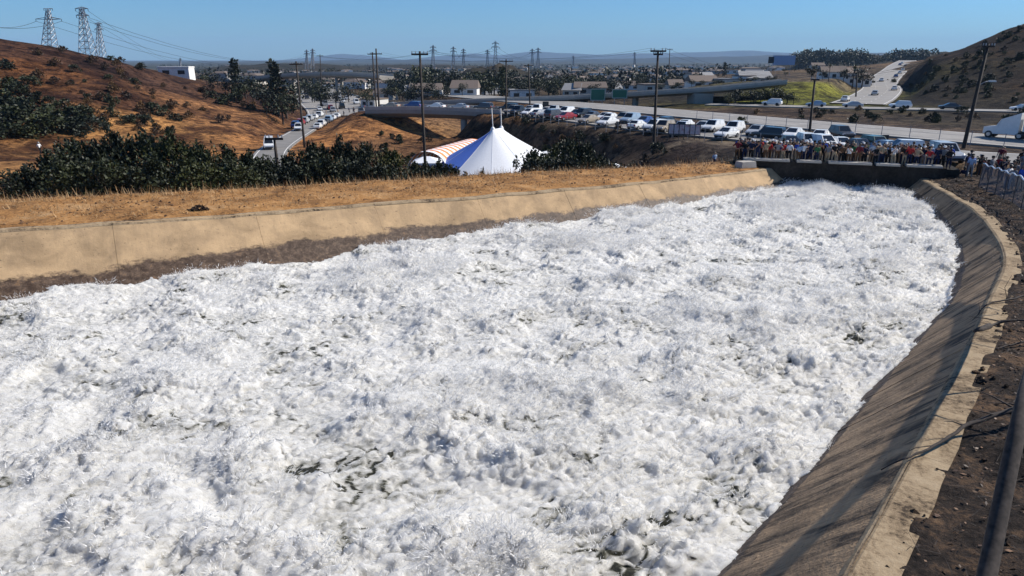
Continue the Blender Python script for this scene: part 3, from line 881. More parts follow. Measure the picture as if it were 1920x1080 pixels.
# ================================================================== BRIDGES AND RAMPS
def deck_bridge(name, label, pts, w, thick, cols, col_mat, rail=.8, col_r=.55):
    """bridge deck along a 3-D line, with parapets and columns to the ground"""
    s, C = smooth_poly([tuple(p) for p in pts], 3.0)
    Nn = normals2(C, 1)
    t = empty(name, (0, 0, 0)); tag(t, label, 'bridge')
    m = MB()
    for k in range(len(C)):
        for e, z in ((-w / 2, 0), (w / 2, 0), (w / 2, -thick * .45), (w * .3, -thick), (-w * .3, -thick), (-w / 2, -thick * .45)):
            m.v.append((C[k, 0] + Nn[k, 0] * e, C[k, 1] + Nn[k, 1] * e, C[k, 2] + z))
    for k in range(len(C) - 1):
        for q_ in range(6):
            m.f.append((k * 6 + q_, k * 6 + (q_ + 1) % 6, (k + 1) * 6 + (q_ + 1) % 6, (k + 1) * 6 + q_)); m.m.append(0)
    m.f.append((5, 4, 3, 2, 1, 0)); m.m.append(0); m.f.append(tuple((len(C) - 1) * 6 + q_ for q_ in range(6))); m.m.append(0)
    m.build('deck', M['conc_grey'], t)
    for sg in (-1, 1):
        m = MB()
        for k in range(len(C)):
            for e, z in ((sg * (w / 2 - .03), .004), (sg * (w / 2 - .03), rail), (sg * (w / 2 - .28), rail), (sg * (w / 2 - .28), .004)):
                m.v.append((C[k, 0] + Nn[k, 0] * e, C[k, 1] + Nn[k, 1] * e, C[k, 2] + z))
        for k in range(len(C) - 1):
            for q_ in range(3):
                m.f.append((k * 4 + q_, k * 4 + q_ + 1, (k + 1) * 4 + q_ + 1, (k + 1) * 4 + q_)); m.m.append(0)
        m.build('parapet', M['conc_ledge'], t)
    for f in cols:
        i = int(f * (len(C) - 1))
        for e in (-w * .2, w * .2):
            x, y = C[i, 0] + Nn[i, 0] * e, C[i, 1] + Nn[i, 1] * e
            m = MB(); m.tube([(x, y, ground_z(x, y) - .6), (x, y, C[i, 2] - thick * 1.0 + .02)], col_r, 10)
            m.build('column', col_mat, t, smooth=True)
    return t
deck_bridge('road_bridge', 'low concrete bridge on round columns carrying parked cars over the tent hollow', [(0.5, 155.2, -.92), (-12, 164, -1.0), (-24, 169.5, -1.1), (-34, 172, -1.3)], 9.6, 1.9, (.33, .40), M['conc_ledge'], .75, .8)
deck_bridge('freeway_ramp', 'long pale elevated freeway ramp climbing behind the parked cars', [P(745, 194, 235), P(850, 191, 222), P(980, 186, 214), P(1100, 181, 206), P(1220, 174, 199), P(1340, 166, 193), P(1470, 153, 190)], 8, 1.15, (.18, .30, .42, .55, .68), M['conc_grey'], .6, .6)
deck_bridge('overpass', 'distant concrete overpass crossing the crowded valley freeway', [P(470, 149, 430), P(540, 141, 400), P(610, 138, 390), P(665, 139, 380), P(725, 143, 365)], 10, 1.9, (.25, .42, .56, .7), M['conc_grey'], .9, .8)
# abutment under the ramp, in deep shade
ab = empty('bridge_abutment', (0, 0, 0)); tag(ab, 'dark concrete underpass of the freeway with square piers, under the ramp end', 'underpass')
for a_, b_ in (((1298, 166, 192), (1330, 204, 192)),):
    p0, p1 = P(*a_), P(*b_)
    m = MB(); m.box(((p0.x + p1.x) / 2, 193, (p0.z + p1.z) / 2 - 1.2), (p1.x - p0.x, 6, p0.z - p1.z), 0, .1); m.build('pier', M['conc_grey'], ab)
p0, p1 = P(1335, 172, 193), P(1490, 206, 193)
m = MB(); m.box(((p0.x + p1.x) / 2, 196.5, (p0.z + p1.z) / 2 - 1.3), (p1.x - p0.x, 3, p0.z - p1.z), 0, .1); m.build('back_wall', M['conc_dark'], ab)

# ================================================================== TREES AND BUSHES
def leaf_cloud(n, centres, radii, lmin, lmax, r, up=.3):
    """n leaf quads spread through overlapping clumps"""
    ci = r.integers(0, len(centres), n)
    c = np.array(centres)[ci]; rad = np.array(radii)[ci]
    d = r.normal(0, 1, (n, 3)); d /= np.linalg.norm(d, axis=1)[:, None]
    rr = r.random(n) ** .45
    p = c + d * rad * rr[:, None]
    a = r.normal(0, 1, (n, 3)) + d * .8 + [0, 0, up]; a /= np.linalg.norm(a, axis=1)[:, None]
    b = np.cross(a, r.normal(0, 1, (n, 3))); b /= np.linalg.norm(b, axis=1)[:, None]
    ln = (lmin + (lmax - lmin) * r.random(n))[:, None]; w = ln * .30
    v = np.stack([p, p + a * ln * .5 + b * w, p + a * ln, p + a * ln * .5 - b * w], 1).reshape(-1, 3)
    f = np.arange(n * 4).reshape(-1, 4)
    return v, f

def make_bush(name, part, n, size, mat, seed, lmin, lmax, nclump=26, stems=7, shape=1.0):
    r = np.random.default_rng(seed)
    cs, rs = [], []
    for k in range(nclump):
        a = r.random() * 6.283; q_ = r.random() ** .6; hgt = r.random() ** .8
        rad = size * (.16 + .16 * r.random())
        spread = size * .78 * q_ * math.sqrt(max(.05, 1 - (hgt * .85) ** 2)) * shape
        cs.append((math.cos(a) * spread, math.sin(a) * spread, size * (.14 + hgt * .80)))
        rs.append((rad, rad, rad * .9))
    for k in range(nclump // 3):           # tufts that break the outline
        a = r.random() * 6.283; q_ = r.random()
        rad = size * .07
        cs.append((math.cos(a) * size * .6 * q_, math.sin(a) * size * .6 * q_, size * (.95 + .22 * r.random()) * (1 - .25 * q_)))
        rs.append((rad, rad, rad * 2.0))
    v, f = leaf_cloud(n, cs, rs, lmin, lmax, r)
    v[:, 2] = np.maximum(v[:, 2], -.1)
    fol = np_mesh('foliage', v, f, mat)
    m = MB()
    for k in range(stems):
        c = cs[r.integers(0, nclump)]
        m.tube([(r.normal(0, .15), r.normal(0, .15), -.6), (c[0] * .4, c[1] * .4, c[2] * .5), c], [.05 * size / 3, .035 * size / 3, .012 * size / 3], 5)
    t = empty(name); link('foliage', fol, t); m.build('stem', M['bark'], t)
    return t

def make_tree(name, kind, h, mat, seed, n):
    r = np.random.default_rng(seed)
    t = empty(name); cs, rs = [], []
    if kind == 'cypress':
        for k in range(16):
            z = h * (.1 + .86 * k / 15); w = h * .16 * math.sin(min(1, .25 + 1.1 * (1 - k / 15)) * 1.4) * (1 + .2 * r.normal())
            cs.append((r.normal(0, w * .25), r.normal(0, w * .25), z)); rs.append((max(.15, w), max(.15, w), h * .07))
    elif kind == 'palm':
        pass
    else:
        for k in range(15):
            a = r.random() * 6.283; q_ = r.random() ** .5; zz = r.random()
            cs.append((math.cos(a) * q_ * h * .33, math.sin(a) * q_ * h * .33, h * (.42 + .5 * zz * (1 - .3 * q_)))); w = h * (.10 + .09 * r.random())
            rs.append((w, w, w * .8))
    if kind == 'palm':
        vs, fs = [], []
        for k in range(34):
            a = r.random() * 6.283; e = r.uniform(-.5, 1.1); ln = h * .24
            pts = []
            for j in range(6):
                s_ = j / 5
                pts.append(np.array([math.cos(a) * ln * s_ * math.cos(e), math.sin(a) * ln * s_ * math.cos(e), h + ln * (s_ * math.sin(e) - .55 * s_ * s_)]))
            side = np.array([-math.sin(a), math.cos(a), 0]) * h * .022
            for j in range(5):
                b = len(vs); w0 = math.sin(math.pi * (j / 5 * .85 + .1)); w1 = math.sin(math.pi * ((j + 1) / 5 * .85 + .1))
                vs += [pts[j] - side * w0, pts[j] + side * w0, pts[j + 1] + side * w1, pts[j + 1] - side * w1]; fs.append((b, b + 1, b + 2, b + 3))
        fol = np_mesh('crown', np.array(vs), np.array(fs), mat)
    else:
        v, f = leaf_cloud(n, cs, rs, h * .05, h * .10, r)
        fol = np_mesh('crown', v, f, mat)
    link('crown', fol, t)
    m = MB()
    m.tube([(0, 0, -1.5), (h * .01, 0, h * .3), (0, h * .012, h * (.97 if kind == 'palm' else .7))], [h * .028, h * .022, h * .012], 6)
    m.build('trunk', M['bark'], t)
    if kind == 'round':
        for k in range(5):
            c = cs[k * 2]
            m = MB(); m.tube([(0, 0, h * .34), (c[0] * .5, c[1] * .5, (h * .34 + c[2]) / 2), c], [h * .012, h * .008, h * .003], 4); m.build('limb', M['bark'], t)
    return t

def place(proto, used, x, y, z, sc, rz, label, cat, group):
    if proto.name in used: o = copy_tree(proto)
    else: o = proto; used.add(proto.name)
    o.location = (x, y, z); o.scale = sc if hasattr(sc, '__len__') else (sc, sc, sc); o.rotation_euler = (0, 0, rz)
    tag(o, label, cat, group)
    return o
USED = set()
R_ = random.Random(5)

# bushes along the far edge of the dirt strip
bush_p = [make_bush('bush', 'foliage', 4200, 2.6, M['leaf_dark'], 100 + k, .10, .24, 30) for k in range(4)]
bush_o = [make_bush('bush', 'foliage', 3600, 2.4, M['leaf_olive'], 200 + k, .08, .20, 26) for k in range(2)]
# (px, py of the top, Y, kind)
BUSH = [(45, 322, 44, 0), (95, 292, 46, 0), (150, 268, 48, 0), (205, 258, 49, 0), (262, 262, 50, 0), (318, 262, 49, 0), (372, 278, 49, 0), (425, 288, 50, 0), (470, 296, 51, 0), (120, 312, 43, 0), (200, 300, 43.5, 0), (285, 303, 44.5, 0), (360, 306, 45.5, 0), (440, 312, 47, 0), (500, 306, 52, 0),
        (548, 298, 54, 0), (590, 280, 55, 0), (640, 270, 56, 0), (690, 276, 57, 1), (735, 288, 57, 1), (610, 305, 51, 0), (672, 308, 51, 0), (730, 312, 52, 0), (780, 308, 56, 1), (822, 312, 57, 0), (540, 316, 50, 0), (770, 322, 52.5, 0), (845, 320, 54, 0),
        (1005, 292, 60, 0), (1040, 284, 62, 0), (1080, 268, 64, 0), (1105, 284, 66, 0), (1060, 302, 57, 0), (1110, 302, 60, 1), (1150, 306, 61, 0), (1190, 312, 62, 0), (1010, 308, 56, 0), (905, 322, 54, 0)]
bush_words = ['broad', 'tall', 'spreading', 'ragged', 'dense', 'uneven', 'rounded']
for i, (px, py, Y, kd) in enumerate(BUSH):
    top = P(px, py, Y)
    g = min(ground_z(top.x, Y), top.z - .9)
    hgt = top.z - g
    pr = (bush_o if kd else bush_p)[i % (2 if kd else 4)]
    base = 2.4 if kd else 2.6
    s = hgt / (base * 1.08)
    sw = max(.55, min(1.15, s * 1.05)) * (.9 + .25 * R_.random())
    lab = 'dark leafy bush in the thick row beyond the dirt strip' if not kd else 'olive green bush among the darker bushes beside the striped canopy'
    if px in range(950, 1250): lab = 'dark leafy bush on the slope on the sunny side of the big white tent'
    if 850 < px < 950: lab = 'small dark sprig of brush standing alone in front of the white tent'; sw = .3
    place(pr, USED, top.x, Y, g, (sw, sw, s), R_.random() * 6.28, lab, 'bush', 'bushes beyond the dirt strip')

# hillside scrub: single shrubs one can pick out on the hills
scrub = [make_bush('shrub', 'foliage', 650, 2.2, M['leaf_dark'], 300 + k, .22, .5, 14, 3) for k in range(3)]
scrub_b = [make_bush('shrub', 'foliage', 420, 1.5, M['leaf_brown'], 320 + k, .18, .42, 12, 3) for k in range(2)]
def shrub_at(px, py, Y, s, k, lab, grp):
    p = P(px, py, Y)
    place((scrub + scrub_b)[k], USED, p.x, Y, ground_z(p.x, Y) - .25, (s, s, s * R_.uniform(.75, 1.05)), R_.random() * 6.28, lab, 'shrub', grp)
def hill_hit(px, py):
    """where the ray of a pixel meets the ground"""
    u, f, z = ray(px, py)
    prev = None
    for Y in np.concatenate([np.arange(60, 330, 2.0), np.arange(330, 700, 6.0)]):
        t = Y / f
        d = CAM_Z + z * t - ground_z(u * t, Y)
        if d < 0: return u * t, Y
    return None
# the big dark ones
for (px, py, s, k) in [(290, 215, 2.6, 0), (425, 198, 3.0, 1), (440, 192, 2.6, 2), (400, 185, 2.2, 0), (15, 215, 3.2, 0), (50, 235, 3.4, 1), (80, 250, 3.2, 2), (20, 255, 3.4, 0), (130, 240, 3.2, 1), (160, 250, 2.8, 2), (100, 222, 2.6, 0), (5, 240, 3.2, 2), (35, 180, 2.4, 1), (70, 195, 2.2, 0), (380, 208, 1.6, 3), (175, 215, 1.8, 3), (10, 130, 2.2, 1), (205, 112, 1.4, 0), (470, 205, 1.5, 1), (500, 200, 1.6, 2), (25, 262, 2.6, 1), (60, 262, 2.4, 0), (150, 225, 2.4, 2), (0, 200, 3.0, 1), (40, 210, 2.6, 2), (110, 250, 3.0, 1), (145, 258, 2.4, 0), (190, 240, 1.8, 1), (60, 160, 2.0, 2), (15, 165, 2.2, 0), (90, 235, 3.0, 1), (5, 265, 2.6, 2), (120, 205, 2.0, 0), (240, 235, 1.8, 2), (330, 228, 1.6, 1)]:
    h_ = hill_hit(px, py)
    if h_: place((scrub + scrub_b)[k], USED, h_[0], h_[1], ground_z(*h_) - .5, (s * .62, s * .62, s * .45), R_.random() * 6, 'large dark shrub on the dry orange hillside', 'shrub', 'large shrubs on the dry hill')
cnt = 0
while cnt < 115:
    px, py = R_.uniform(0, 560), R_.uniform(95, 262)
    h_ = hill_hit(px, py)
    if not h_ or h_[1] > 260 or h_[0] > -55 or ground_z(*h_) < -3.6: continue
    k = R_.choice([0, 1, 2, 3, 3, 4, 4, 4]); s = R_.uniform(.35, .9) if k < 3 else R_.uniform(.5, 1.2)
    place((scrub + scrub_b)[k], USED, h_[0], h_[1], ground_z(*h_) - .2, s, R_.random() * 6, 'small dark green shrub scattered over the dry orange hillside' if k < 3 else 'small brown dried shrub scattered over the dry orange hillside', 'shrub', 'small green shrubs on the dry hill' if k < 3 else 'small brown shrubs on the dry hill')
    cnt += 1
cnt = 0
while cnt < 80:
    px, py = R_.uniform(1600, 1920), R_.uniform(45, 200)
    h_ = hill_hit(px, py)
    if not h_ or h_[1] > 330 or ground_z(*h_) < .2 or h_[0] < 100: continue
    k = R_.choice([0, 1, 2, 0, 1, 3]); s = R_.uniform(.35, .95)
    place((scrub + scrub_b)[k], USED, h_[0], h_[1], ground_z(*h_) - .3, s, R_.random() * 6, 'dark shrub on the steep shaded hillside above the freeway' if k < 3 else 'brown dried shrub on the steep shaded hillside above the freeway', 'shrub', 'shrubs on the shaded hill' if k < 3 else 'brown shrubs on the shaded hill')
    cnt += 1
cnt = 0
while cnt < 45:      # brush in the hollow and its banks
    px, py = R_.uniform(700, 1240), R_.uniform(232, 318)
    h_ = hill_hit(px, py)
    if not h_ or h_[1] > 150 or (830 < px < 1010 and py > 240): continue
    k = R_.choice([0, 1, 2, 3, 4]); s = R_.uniform(.35, .8)
    place((scrub + scrub_b)[k], USED, h_[0], h_[1], ground_z(*h_) - .2, s, R_.random() * 6, 'low dark brush on the bank between tent hollow and parked cars' if k < 3 else 'low brown brush on the bank between tent hollow and parked cars', 'shrub', 'dark brush in the hollow' if k < 3 else 'brown brush in the hollow')
    cnt += 1
cnt = 0
while cnt < 34:      # roadside verge between the two carriageways
    px, py = R_.uniform(1360, 1920), R_.uniform(206, 240)
    h_ = hill_hit(px, py)
    if not h_: continue
    if min(np.hypot(C_[:, 0] - h_[0], C_[:, 1] - h_[1]).min() - w_ / 2 for ((s_, C_), w_) in ROADS.values()) < 2.5: cnt += .2; continue
    k = R_.choice([0, 1, 2, 3, 4]); s = R_.uniform(.4, .8)
    place((scrub + scrub_b)[k], USED, h_[0], h_[1], ground_z(*h_) - .2, s, R_.random() * 6, 'low dark brush on the verge between the two carriageways' if k < 3 else 'low brown brush on the verge between the two carriageways', 'shrub', 'brush on the freeway verge' if k < 3 else 'brown brush on the freeway verge')
    cnt += 1

# trees of the middle and far distance
trees = {'round': [make_tree('tree', 'round', 7, M['leaf_far'], 400 + k, 520) for k in range(3)],
         'cypress': [make_tree('cypress_tree', 'cypress', 9, M['leaf_far'], 420, 700)],
         'palm': [make_tree('palm_tree', 'palm', 9, M['leaf_far'], 430, 0)]}
def tree_at(kind, px, pyt, Y, lab, grp, h=None):
    base = {'round': 6.6, 'cypress': 8.9, 'palm': 9.8}[kind]
    p = P(px, pyt, Y); g = ground_z(p.x, Y) if Y < 1200 else -12
    hh = max(2.5, p.z - g)
    s = hh / base
    w = min(s, 1.6 if kind != 'round' else 2.2) if kind != 'round' else max(.5, s * R_.uniform(.9, 1.25))
    pr = trees[kind][R_.randrange(len(trees[kind]))]
    place(pr, USED, p.x, Y, g, (w, w, s), R_.random() * 6, lab, 'tree', grp)
tree_at('cypress', 437, 114, 205, 'tall pointed dark tree at the crest of the dry hill', None)
tree_at('cypress', 512, 118, 190, 'tall pointed dark tree at the foot of the dry hill by the road', None)
tree_at('cypress', 942, 127, 260, 'lone dark cypress among houses behind the ramp', None)
for px, py, Y in [(405, 135, 215), (455, 140, 212), (470, 150, 205), (490, 148, 200), (530, 150, 195), (420, 150, 205), (495, 165, 185), (525, 172, 182), (445, 160, 200), (385, 140, 225)]:
    tree_at('round', px, py, Y, 'dark spreading tree in the clump at the end of the dry hill', 'trees at the end of the dry hill')
for px, py, Y in [(1525, 120, 235), (1558, 118, 240), (1604, 121, 250), (1585, 128, 255), (1622, 124, 260), (1545, 130, 245)]:
    tree_at('palm' if px % 2 == 0 and px != 1622 else 'round', px, py, Y, 'bushy-topped palm standing above the green turf slope' if px % 2 == 0 and px != 1622 else 'dark round tree behind the green turf slope', 'palms above the turf slope' if px % 2 == 0 and px != 1622 else 'trees behind the turf slope')
for k in range(16):
    px = R_.uniform(1365, 1492); Y = R_.uniform(181, 188)
    tree_at('round', px, R_.uniform(160, 182), Y, 'dark bushy tree packed in front of the shaded underpass', 'trees at the underpass')
for k in range(150):
    px = R_.uniform(560, 1500); Y = R_.choice([260, 300, 350, 420, 500, 620, 760])
    gy = 112 + (CAM_Z + 7) / Y * FPX
    tree_at('round', px, gy - R_.uniform(5, 9) * FPX / Y, Y, 'dark tree among the low houses of the far plain', 'trees on the far plain')
for k in range(40):
    px = R_.uniform(1490, 1760); Y = R_.uniform(900, 1100)
    tree_at('round', px, R_.uniform(90, 100) - (px - 1490) * .004, Y, 'tiny dark tree along the far ridge line', 'trees on the far ridge')
tree_at('cypress', 1360 // 1, 118, 500, 'small pointed tree on the far plain beyond the ramp', None)
for k in range(70):
    px = R_.uniform(720, 1330); Y = R_.uniform(240, 420)
    gy = 112 + (CAM_Z + 4) / Y * FPX
    tree_at('round', px, gy - R_.uniform(4, 7) * FPX / Y, Y, 'dark roadside tree behind the long freeway ramp', 'trees behind the ramp')
for k in range(9):
    px = 780 + k * 22 + R_.uniform(-8, 8)
    tree_at('round', px, R_.uniform(118, 135), R_.uniform(300, 380), 'broad dark tree in the grove behind the freeway ramp', 'grove behind the ramp')

# ================================================================== HOUSES
def house(px, py, Y, w, d, h, wall, roof, lab, grp, rz=0.0, gable=True):
    p = P(px, py, Y); g = ground_z(p.x, Y) if Y < 1200 else -12
    t = empty('house', (p.x, Y, g), rz); tag(t, lab, 'house', grp)
    m = MB(); m.box((0, 0, h / 2 - .5), (w, d, h + 1)); m.build('wall', wall, t)
    m = MB()
    if gable:
        e = .5; r_ = d * .32
        m.add([(-w / 2 - e, -d / 2 - e, h), (w / 2 + e, -d / 2 - e, h), (w / 2 + e, d / 2 + e, h), (-w / 2 - e, d / 2 + e, h), (-w / 2 - e * .2, 0, h + r_), (w / 2 + e * .2, 0, h + r_)],
              [(0, 1, 5, 4), (2, 3, 4, 5), (0, 4, 3), (1, 2, 5), (3, 2, 1, 0)])
    else:
        m.box((0, 0, h + .22), (w + .3, d + .3, .44))
    m.build('roof', roof, t)
    k = max(2, int(w / 4))
    for i in range(k):
        m = MB(); x = -w / 2 + w * (i + .5) / k
        m.box((x, -d / 2 - .02, h * .55), (w / k * .45, .08, h * .4)); m.build('window', M['window'], t)
    return t
wl = [M['house_wall'], M['house_white'], M['house_wall']]; rf = [M['house_roof'], M['house_grey'], M['house_roof']]
house(332, 140, 250, 10, 7, 3.2, M['house_white'], M['house_white'], 'white flat-roofed building on the crest of the dry hill', None, .15, False)
house(978, 156, 262, 9, 7, 3.2, M['house_white'], M['house_grey'], 'white long low house beside the lone cypress', None, .1, False)
for k in range(46):
    Y = R_.choice([270, 320, 380, 450, 540, 650, 800])
    px = R_.uniform(700, 1480) if Y < 500 else R_.uniform(560, 1560)
    i = R_.randrange(3)
    house(px, 150, Y, R_.uniform(6, 13), R_.uniform(6, 9), R_.uniform(2.3, 3.2), wl[i], rf[R_.randrange(3)], 'white walled low house among trees on the far plain' if i == 1 else 'tan walled low house among trees on the far plain', 'white houses on the far plain' if i == 1 else 'tan houses on the far plain', R_.uniform(-.6, .6), R_.random() < .7)
for k in range(5):
    house(1552 + k * 16, 138, 270, 6, 6, 3.2, M['house_white'], M['house_roof'], 'small white house in the row above the green turf slope', 'houses above the turf slope', R_.uniform(-.3, .3))

# ================================================================== POLES, TOWERS AND WIRES
def pole(xt, yt, xb, yb, Y, r, arms, lab, lamp=False, grp=None):
    b = P(xb, yb, Y); t_ = P(xt, yt, Y)
    g = ground_z(b.x, Y)
    bot = b + (b - t_).normalized() * max(0.4, (b.z - g) + .6)
    o = empty('utility_pole', (0, 0, 0)); tag(o, lab, 'pole', grp)
    m = MB(); m.tube([bot, b, t_], [r * 1.25, r * 1.2, r * .8], 8); m.build('post', M['wood_pole'], o, smooth=True)
    ends = []
    for (dy, w) in arms:
        c = t_ + (b - t_).normalized() * dy
        m = MB(); m.box((c.x, c.y - r * .9, c.z), (w, .16, .2), 0, .08); m.build('crossarm', M['wood_pole'], o)
        for e in (-.46, -.25, .25, .46):
            m = MB(); m.tube([(c.x + w * e, c.y - r * .9, c.z + .1), (c.x + w * e, c.y - r * .9, c.z + .36)], [.07, .05], 6); m.build('insulator', M['steel'], o)
        ends.append((c, w))
    if lamp:
        c = P(1838, 158, Y); e = P(1857, 152, Y)
        m = MB(); m.tube([c, (c + e) / 2 + Vector((0, 0, .1)), e], .06, 6); m.build('lamp_arm', M['steel'], o)
        m = MB(); m.box(e + Vector((.2, 0, 0)), (.9, .35, .18), 0, 0, .8); m.build('lamp_head', M['house_white'], o)
    return ends
PE = {}
PE['a'] = pole(555, 115, 570, 264, 132, .19, [(.5, 2.4)], 'tall dark utility pole beside the road at the foot of the dry hill')
pole(514, 258, 520, 308, 62, .13, [(.1, 1.6)], 'short wooden post with a crossarm standing out of the bushes')
PE['b'] = pole(600, 102, 602, 152, 330, .2, [(.6, 3)], 'thin distant utility pole in front of the overpass')
PE['c'] = pole(698, 98, 706, 205, 195, .2, [(.5, 2.6)], 'dark utility pole with one crossarm, one of a close pair by the bridge end')
PE['d'] = pole(705, 91, 711, 206, 186, .24, [(1.3, 3.0)], 'taller dark utility pole of the close pair by the bridge end')
PE['e'] = pole(787, 96, 797, 302, 86, .16, [(.35, 2.0)], 'tall dark utility pole standing between the bushes and the striped canopy')
PE['f'] = pole(949, 111, 949, 216, 148, .18, [(.4, 2.8)], 'dark utility pole behind the twin masts of the white tent')
PE['g'] = pole(991, 120, 994, 208, 168, .17, [(.4, 2.2)], 'slim dark utility pole beside the parked cars past the tent')
PE['h'] = pole(1234, 94, 1226, 264, 91, .17, [(.12, 2.0), (.5, 1.2)], 'tall dark utility pole with T-shaped top beside the panel board')
PE['i'] = pole(1256, 91, 1254, 138, 360, .2, [(.4, 3)], 'far thin utility pole right behind the tall T-topped pole')
PE['j'] = pole(1528, 148, 1517, 256, 103, .17, [(.1, 1.2)], 'dark leaning pole rising behind the crowd and front parked cars')
PE['k'] = pole(1608, 128, 1604, 192, 208, .2, [(.5, 2.0)], 'dark pole beside the green turf slope')
PE['l'] = pole(1853, 82, 1805, 284, 84, .2, [(.3, 1.4)], 'leaning dark pole with a street lamp in front of the shaded hill', True)

def wire(a, b, sag, r, lab, grp):
    pts = []
    for k in range(13):
        f = k / 12; p = Vector(a).lerp(Vector(b), f); p.z -= sag * 4 * f * (1 - f); pts.append(p)
    m = MB(); m.tube(pts, r, 4); tag(m.build('power_line', M['trim']), lab, 'wire', grp)
for (a, b) in (('e', 'h'), ('d', 'f'), ('f', 'g'), ('h', 'j'), ('j', 'l'), ('c', 'd'), ('g', 'i'), ('a', 'c')):
    (ca, wa), (cb, wb) = PE[a][0], PE[b][0]
    for e in (-.46, .46):
        wire(ca + Vector((wa * e, 0, .36)), cb + Vector((wb * e, 0, .36)), 1.1, .012, 'thin dark power line hanging between two utility poles', 'lines between the utility poles')

def lattice(px, pyt, pyb, Y, arms, lab, grp, wid=.17, lean=0.0, bar=.09):
    b = P(px, pyb, Y); t_ = P(px + lean, pyt, Y)
    h = t_.z - b.z; g = b.z - 2.5
    o = empty('transmission_tower', (0, 0, 0)); tag(o, lab, 'tower', grp)
    W = h * wid / 2
    def cor(f, k):
        w = W * (1 - f) ** 1.0 * .82 + W * .18
        sx, sy = ((-1, -1), (1, -1), (1, 1), (-1, 1))[k]
        return Vector((b.x + (t_.x - b.x) * f + sx * w, Y + sy * w, b.z + h * f))
    for k in range(4):
        m = MB(); m.tube([cor(0, k) + (cor(0, k) - cor(.1, k)) * (2.5 / (h * .1)), cor(0, k), cor(.6, k), cor(.97, k)], bar * 1.2, 4); m.build('leg', M['steel'], o)
    m = MB(); lv = [0, .16, .30, .43, .55, .66, .76, .85, .93]
    for i in range(len(lv) - 1):
        for k in range(4):
            m.bar(cor(lv[i], k), cor(lv[i + 1], (k + 1) % 4), bar * .7); m.bar(cor(lv[i], (k + 1) % 4), cor(lv[i + 1], k), bar * .7)
            m.bar(cor(lv[i + 1], k), cor(lv[i + 1], (k + 1) % 4), bar * .7)
    m.build('bracing', M['steel'], o)
    tips = []
    for (f, w) in arms:
        c = (cor(f, 0) + cor(f, 2)) / 2
        for sg in (-1, 1):
            tip = c + Vector((sg * w * h, 0, .01 * h))
            m = MB()
            m.bar(cor(f, 0), tip, bar); m.bar(cor(f, 2), tip, bar); m.bar(cor(min(.97, f + .06), 1), tip, bar * .8); m.bar(cor(min(.97, f + .06), 3), tip, bar * .8)
            m.build('crossarm', M['steel'], o)
            m = MB(); m.tube([tip, tip - Vector((0, 0, .05 * h))], bar * .9, 5); m.build('insulator', M['trim'], o)
            tips.append(tip - Vector((0, 0, .05 * h)))
    return tips
T1 = lattice(94, 14, 99, 235, [(.74, .30), (.97, .10)], 'steel lattice tower with one wide crossarm on the dry hill crest', None, .28, -4)
T2 = lattice(166, 10, 106, 222, [(.80, .13), (.93, .13)], 'tallest steel lattice tower leaning slightly on the dry hill crest', None, .26, -14)
T3 = lattice(190, 40, 108, 300, [(.78, .12), (.93, .10)], 'slender steel lattice tower behind the tallest tower on the hill', None, .22, -6)
FT = [(575, 92, 124), (586, 90, 124), (812, 83, 126), (850, 86, 124), (869, 90, 122), (929, 75, 124), (914, 92, 124), (998, 90, 124), (1009, 88, 124), (338, 108, 128), (1190, 97, 120), (1075, 104, 122), (446, 110, 124)]
FTT = []
for k, (px, a, b) in enumerate(FT):
    FTT.append(lattice(px, a, b, 620 if k not in (9, 10, 11, 12) else 1100, [(.72, .16), (.86, .13)], 'thin distant steel lattice tower standing up from the far plain against the sky', 'distant transmission towers', .17, 0, .17 if k < 9 else .22))
for k in (0, 1):
    wire(T1[k], P(-60, 38 + k * 3, 215), 2, .05, 'thin power line running off from the wide-armed tower', 'lines from the hill towers')
    wire(T2[k], FTT[0][k], 9, .05, 'thin power line from the hill towers down across the valley sky', 'lines across the valley')
    wire(T1[k], FTT[1][k], 12, .05, 'thin power line from the hill towers down across the valley sky', 'lines across the valley')
    wire(T2[k + 2], FTT[9][k], 6, .05, 'thin power line from the hill towers down across the valley sky', 'lines across the valley')
    for a, b in ((0, 2), (2, 5), (5, 7), (3, 4)):
        wire(FTT[a][k], FTT[b][k], 5, .07, 'thin power line strung between the distant lattice towers', 'lines between the distant towers')

# ================================================================== TENT
tn = empty('marquee_tent', (0, 0, 0)); tag(tn, 'big white peaked tent with a blue side and two masts in the hollow', 'tent')
TY = 108.0
tg = ground_z(-2.6, TY)
pk = [P(924, 238, TY), P(940, 236, TY + 3.5)]
ctr = Vector((-3.0, TY + 1.5, 0))
nseg = 12
edge_z = P(920, 334, TY - 8).z
def tent_pt(a, f):
    """a: angle round the tent, f: 0 at the peaks, 1 at the eave"""
    ca, sa = math.cos(a), math.sin(a)
    k = .5 + .5 * sa
    apex = pk[0].lerp(pk[1], k)
    scal = .5 - .5 * math.cos(nseg * (a / math.tau) * math.tau)
    rad = (12.0 if ca > 0 else 12.0 + 1.6 * ca) * (1 - .05 * scal)
    rim = Vector((ctr.x + ca * rad * 1.05, ctr.y + sa * rad * .95, edge_z + .45 * scal))
    p = apex.lerp(rim, f)
    p.z = apex.z + (rim.z - apex.z) * (f ** .88)
    return p
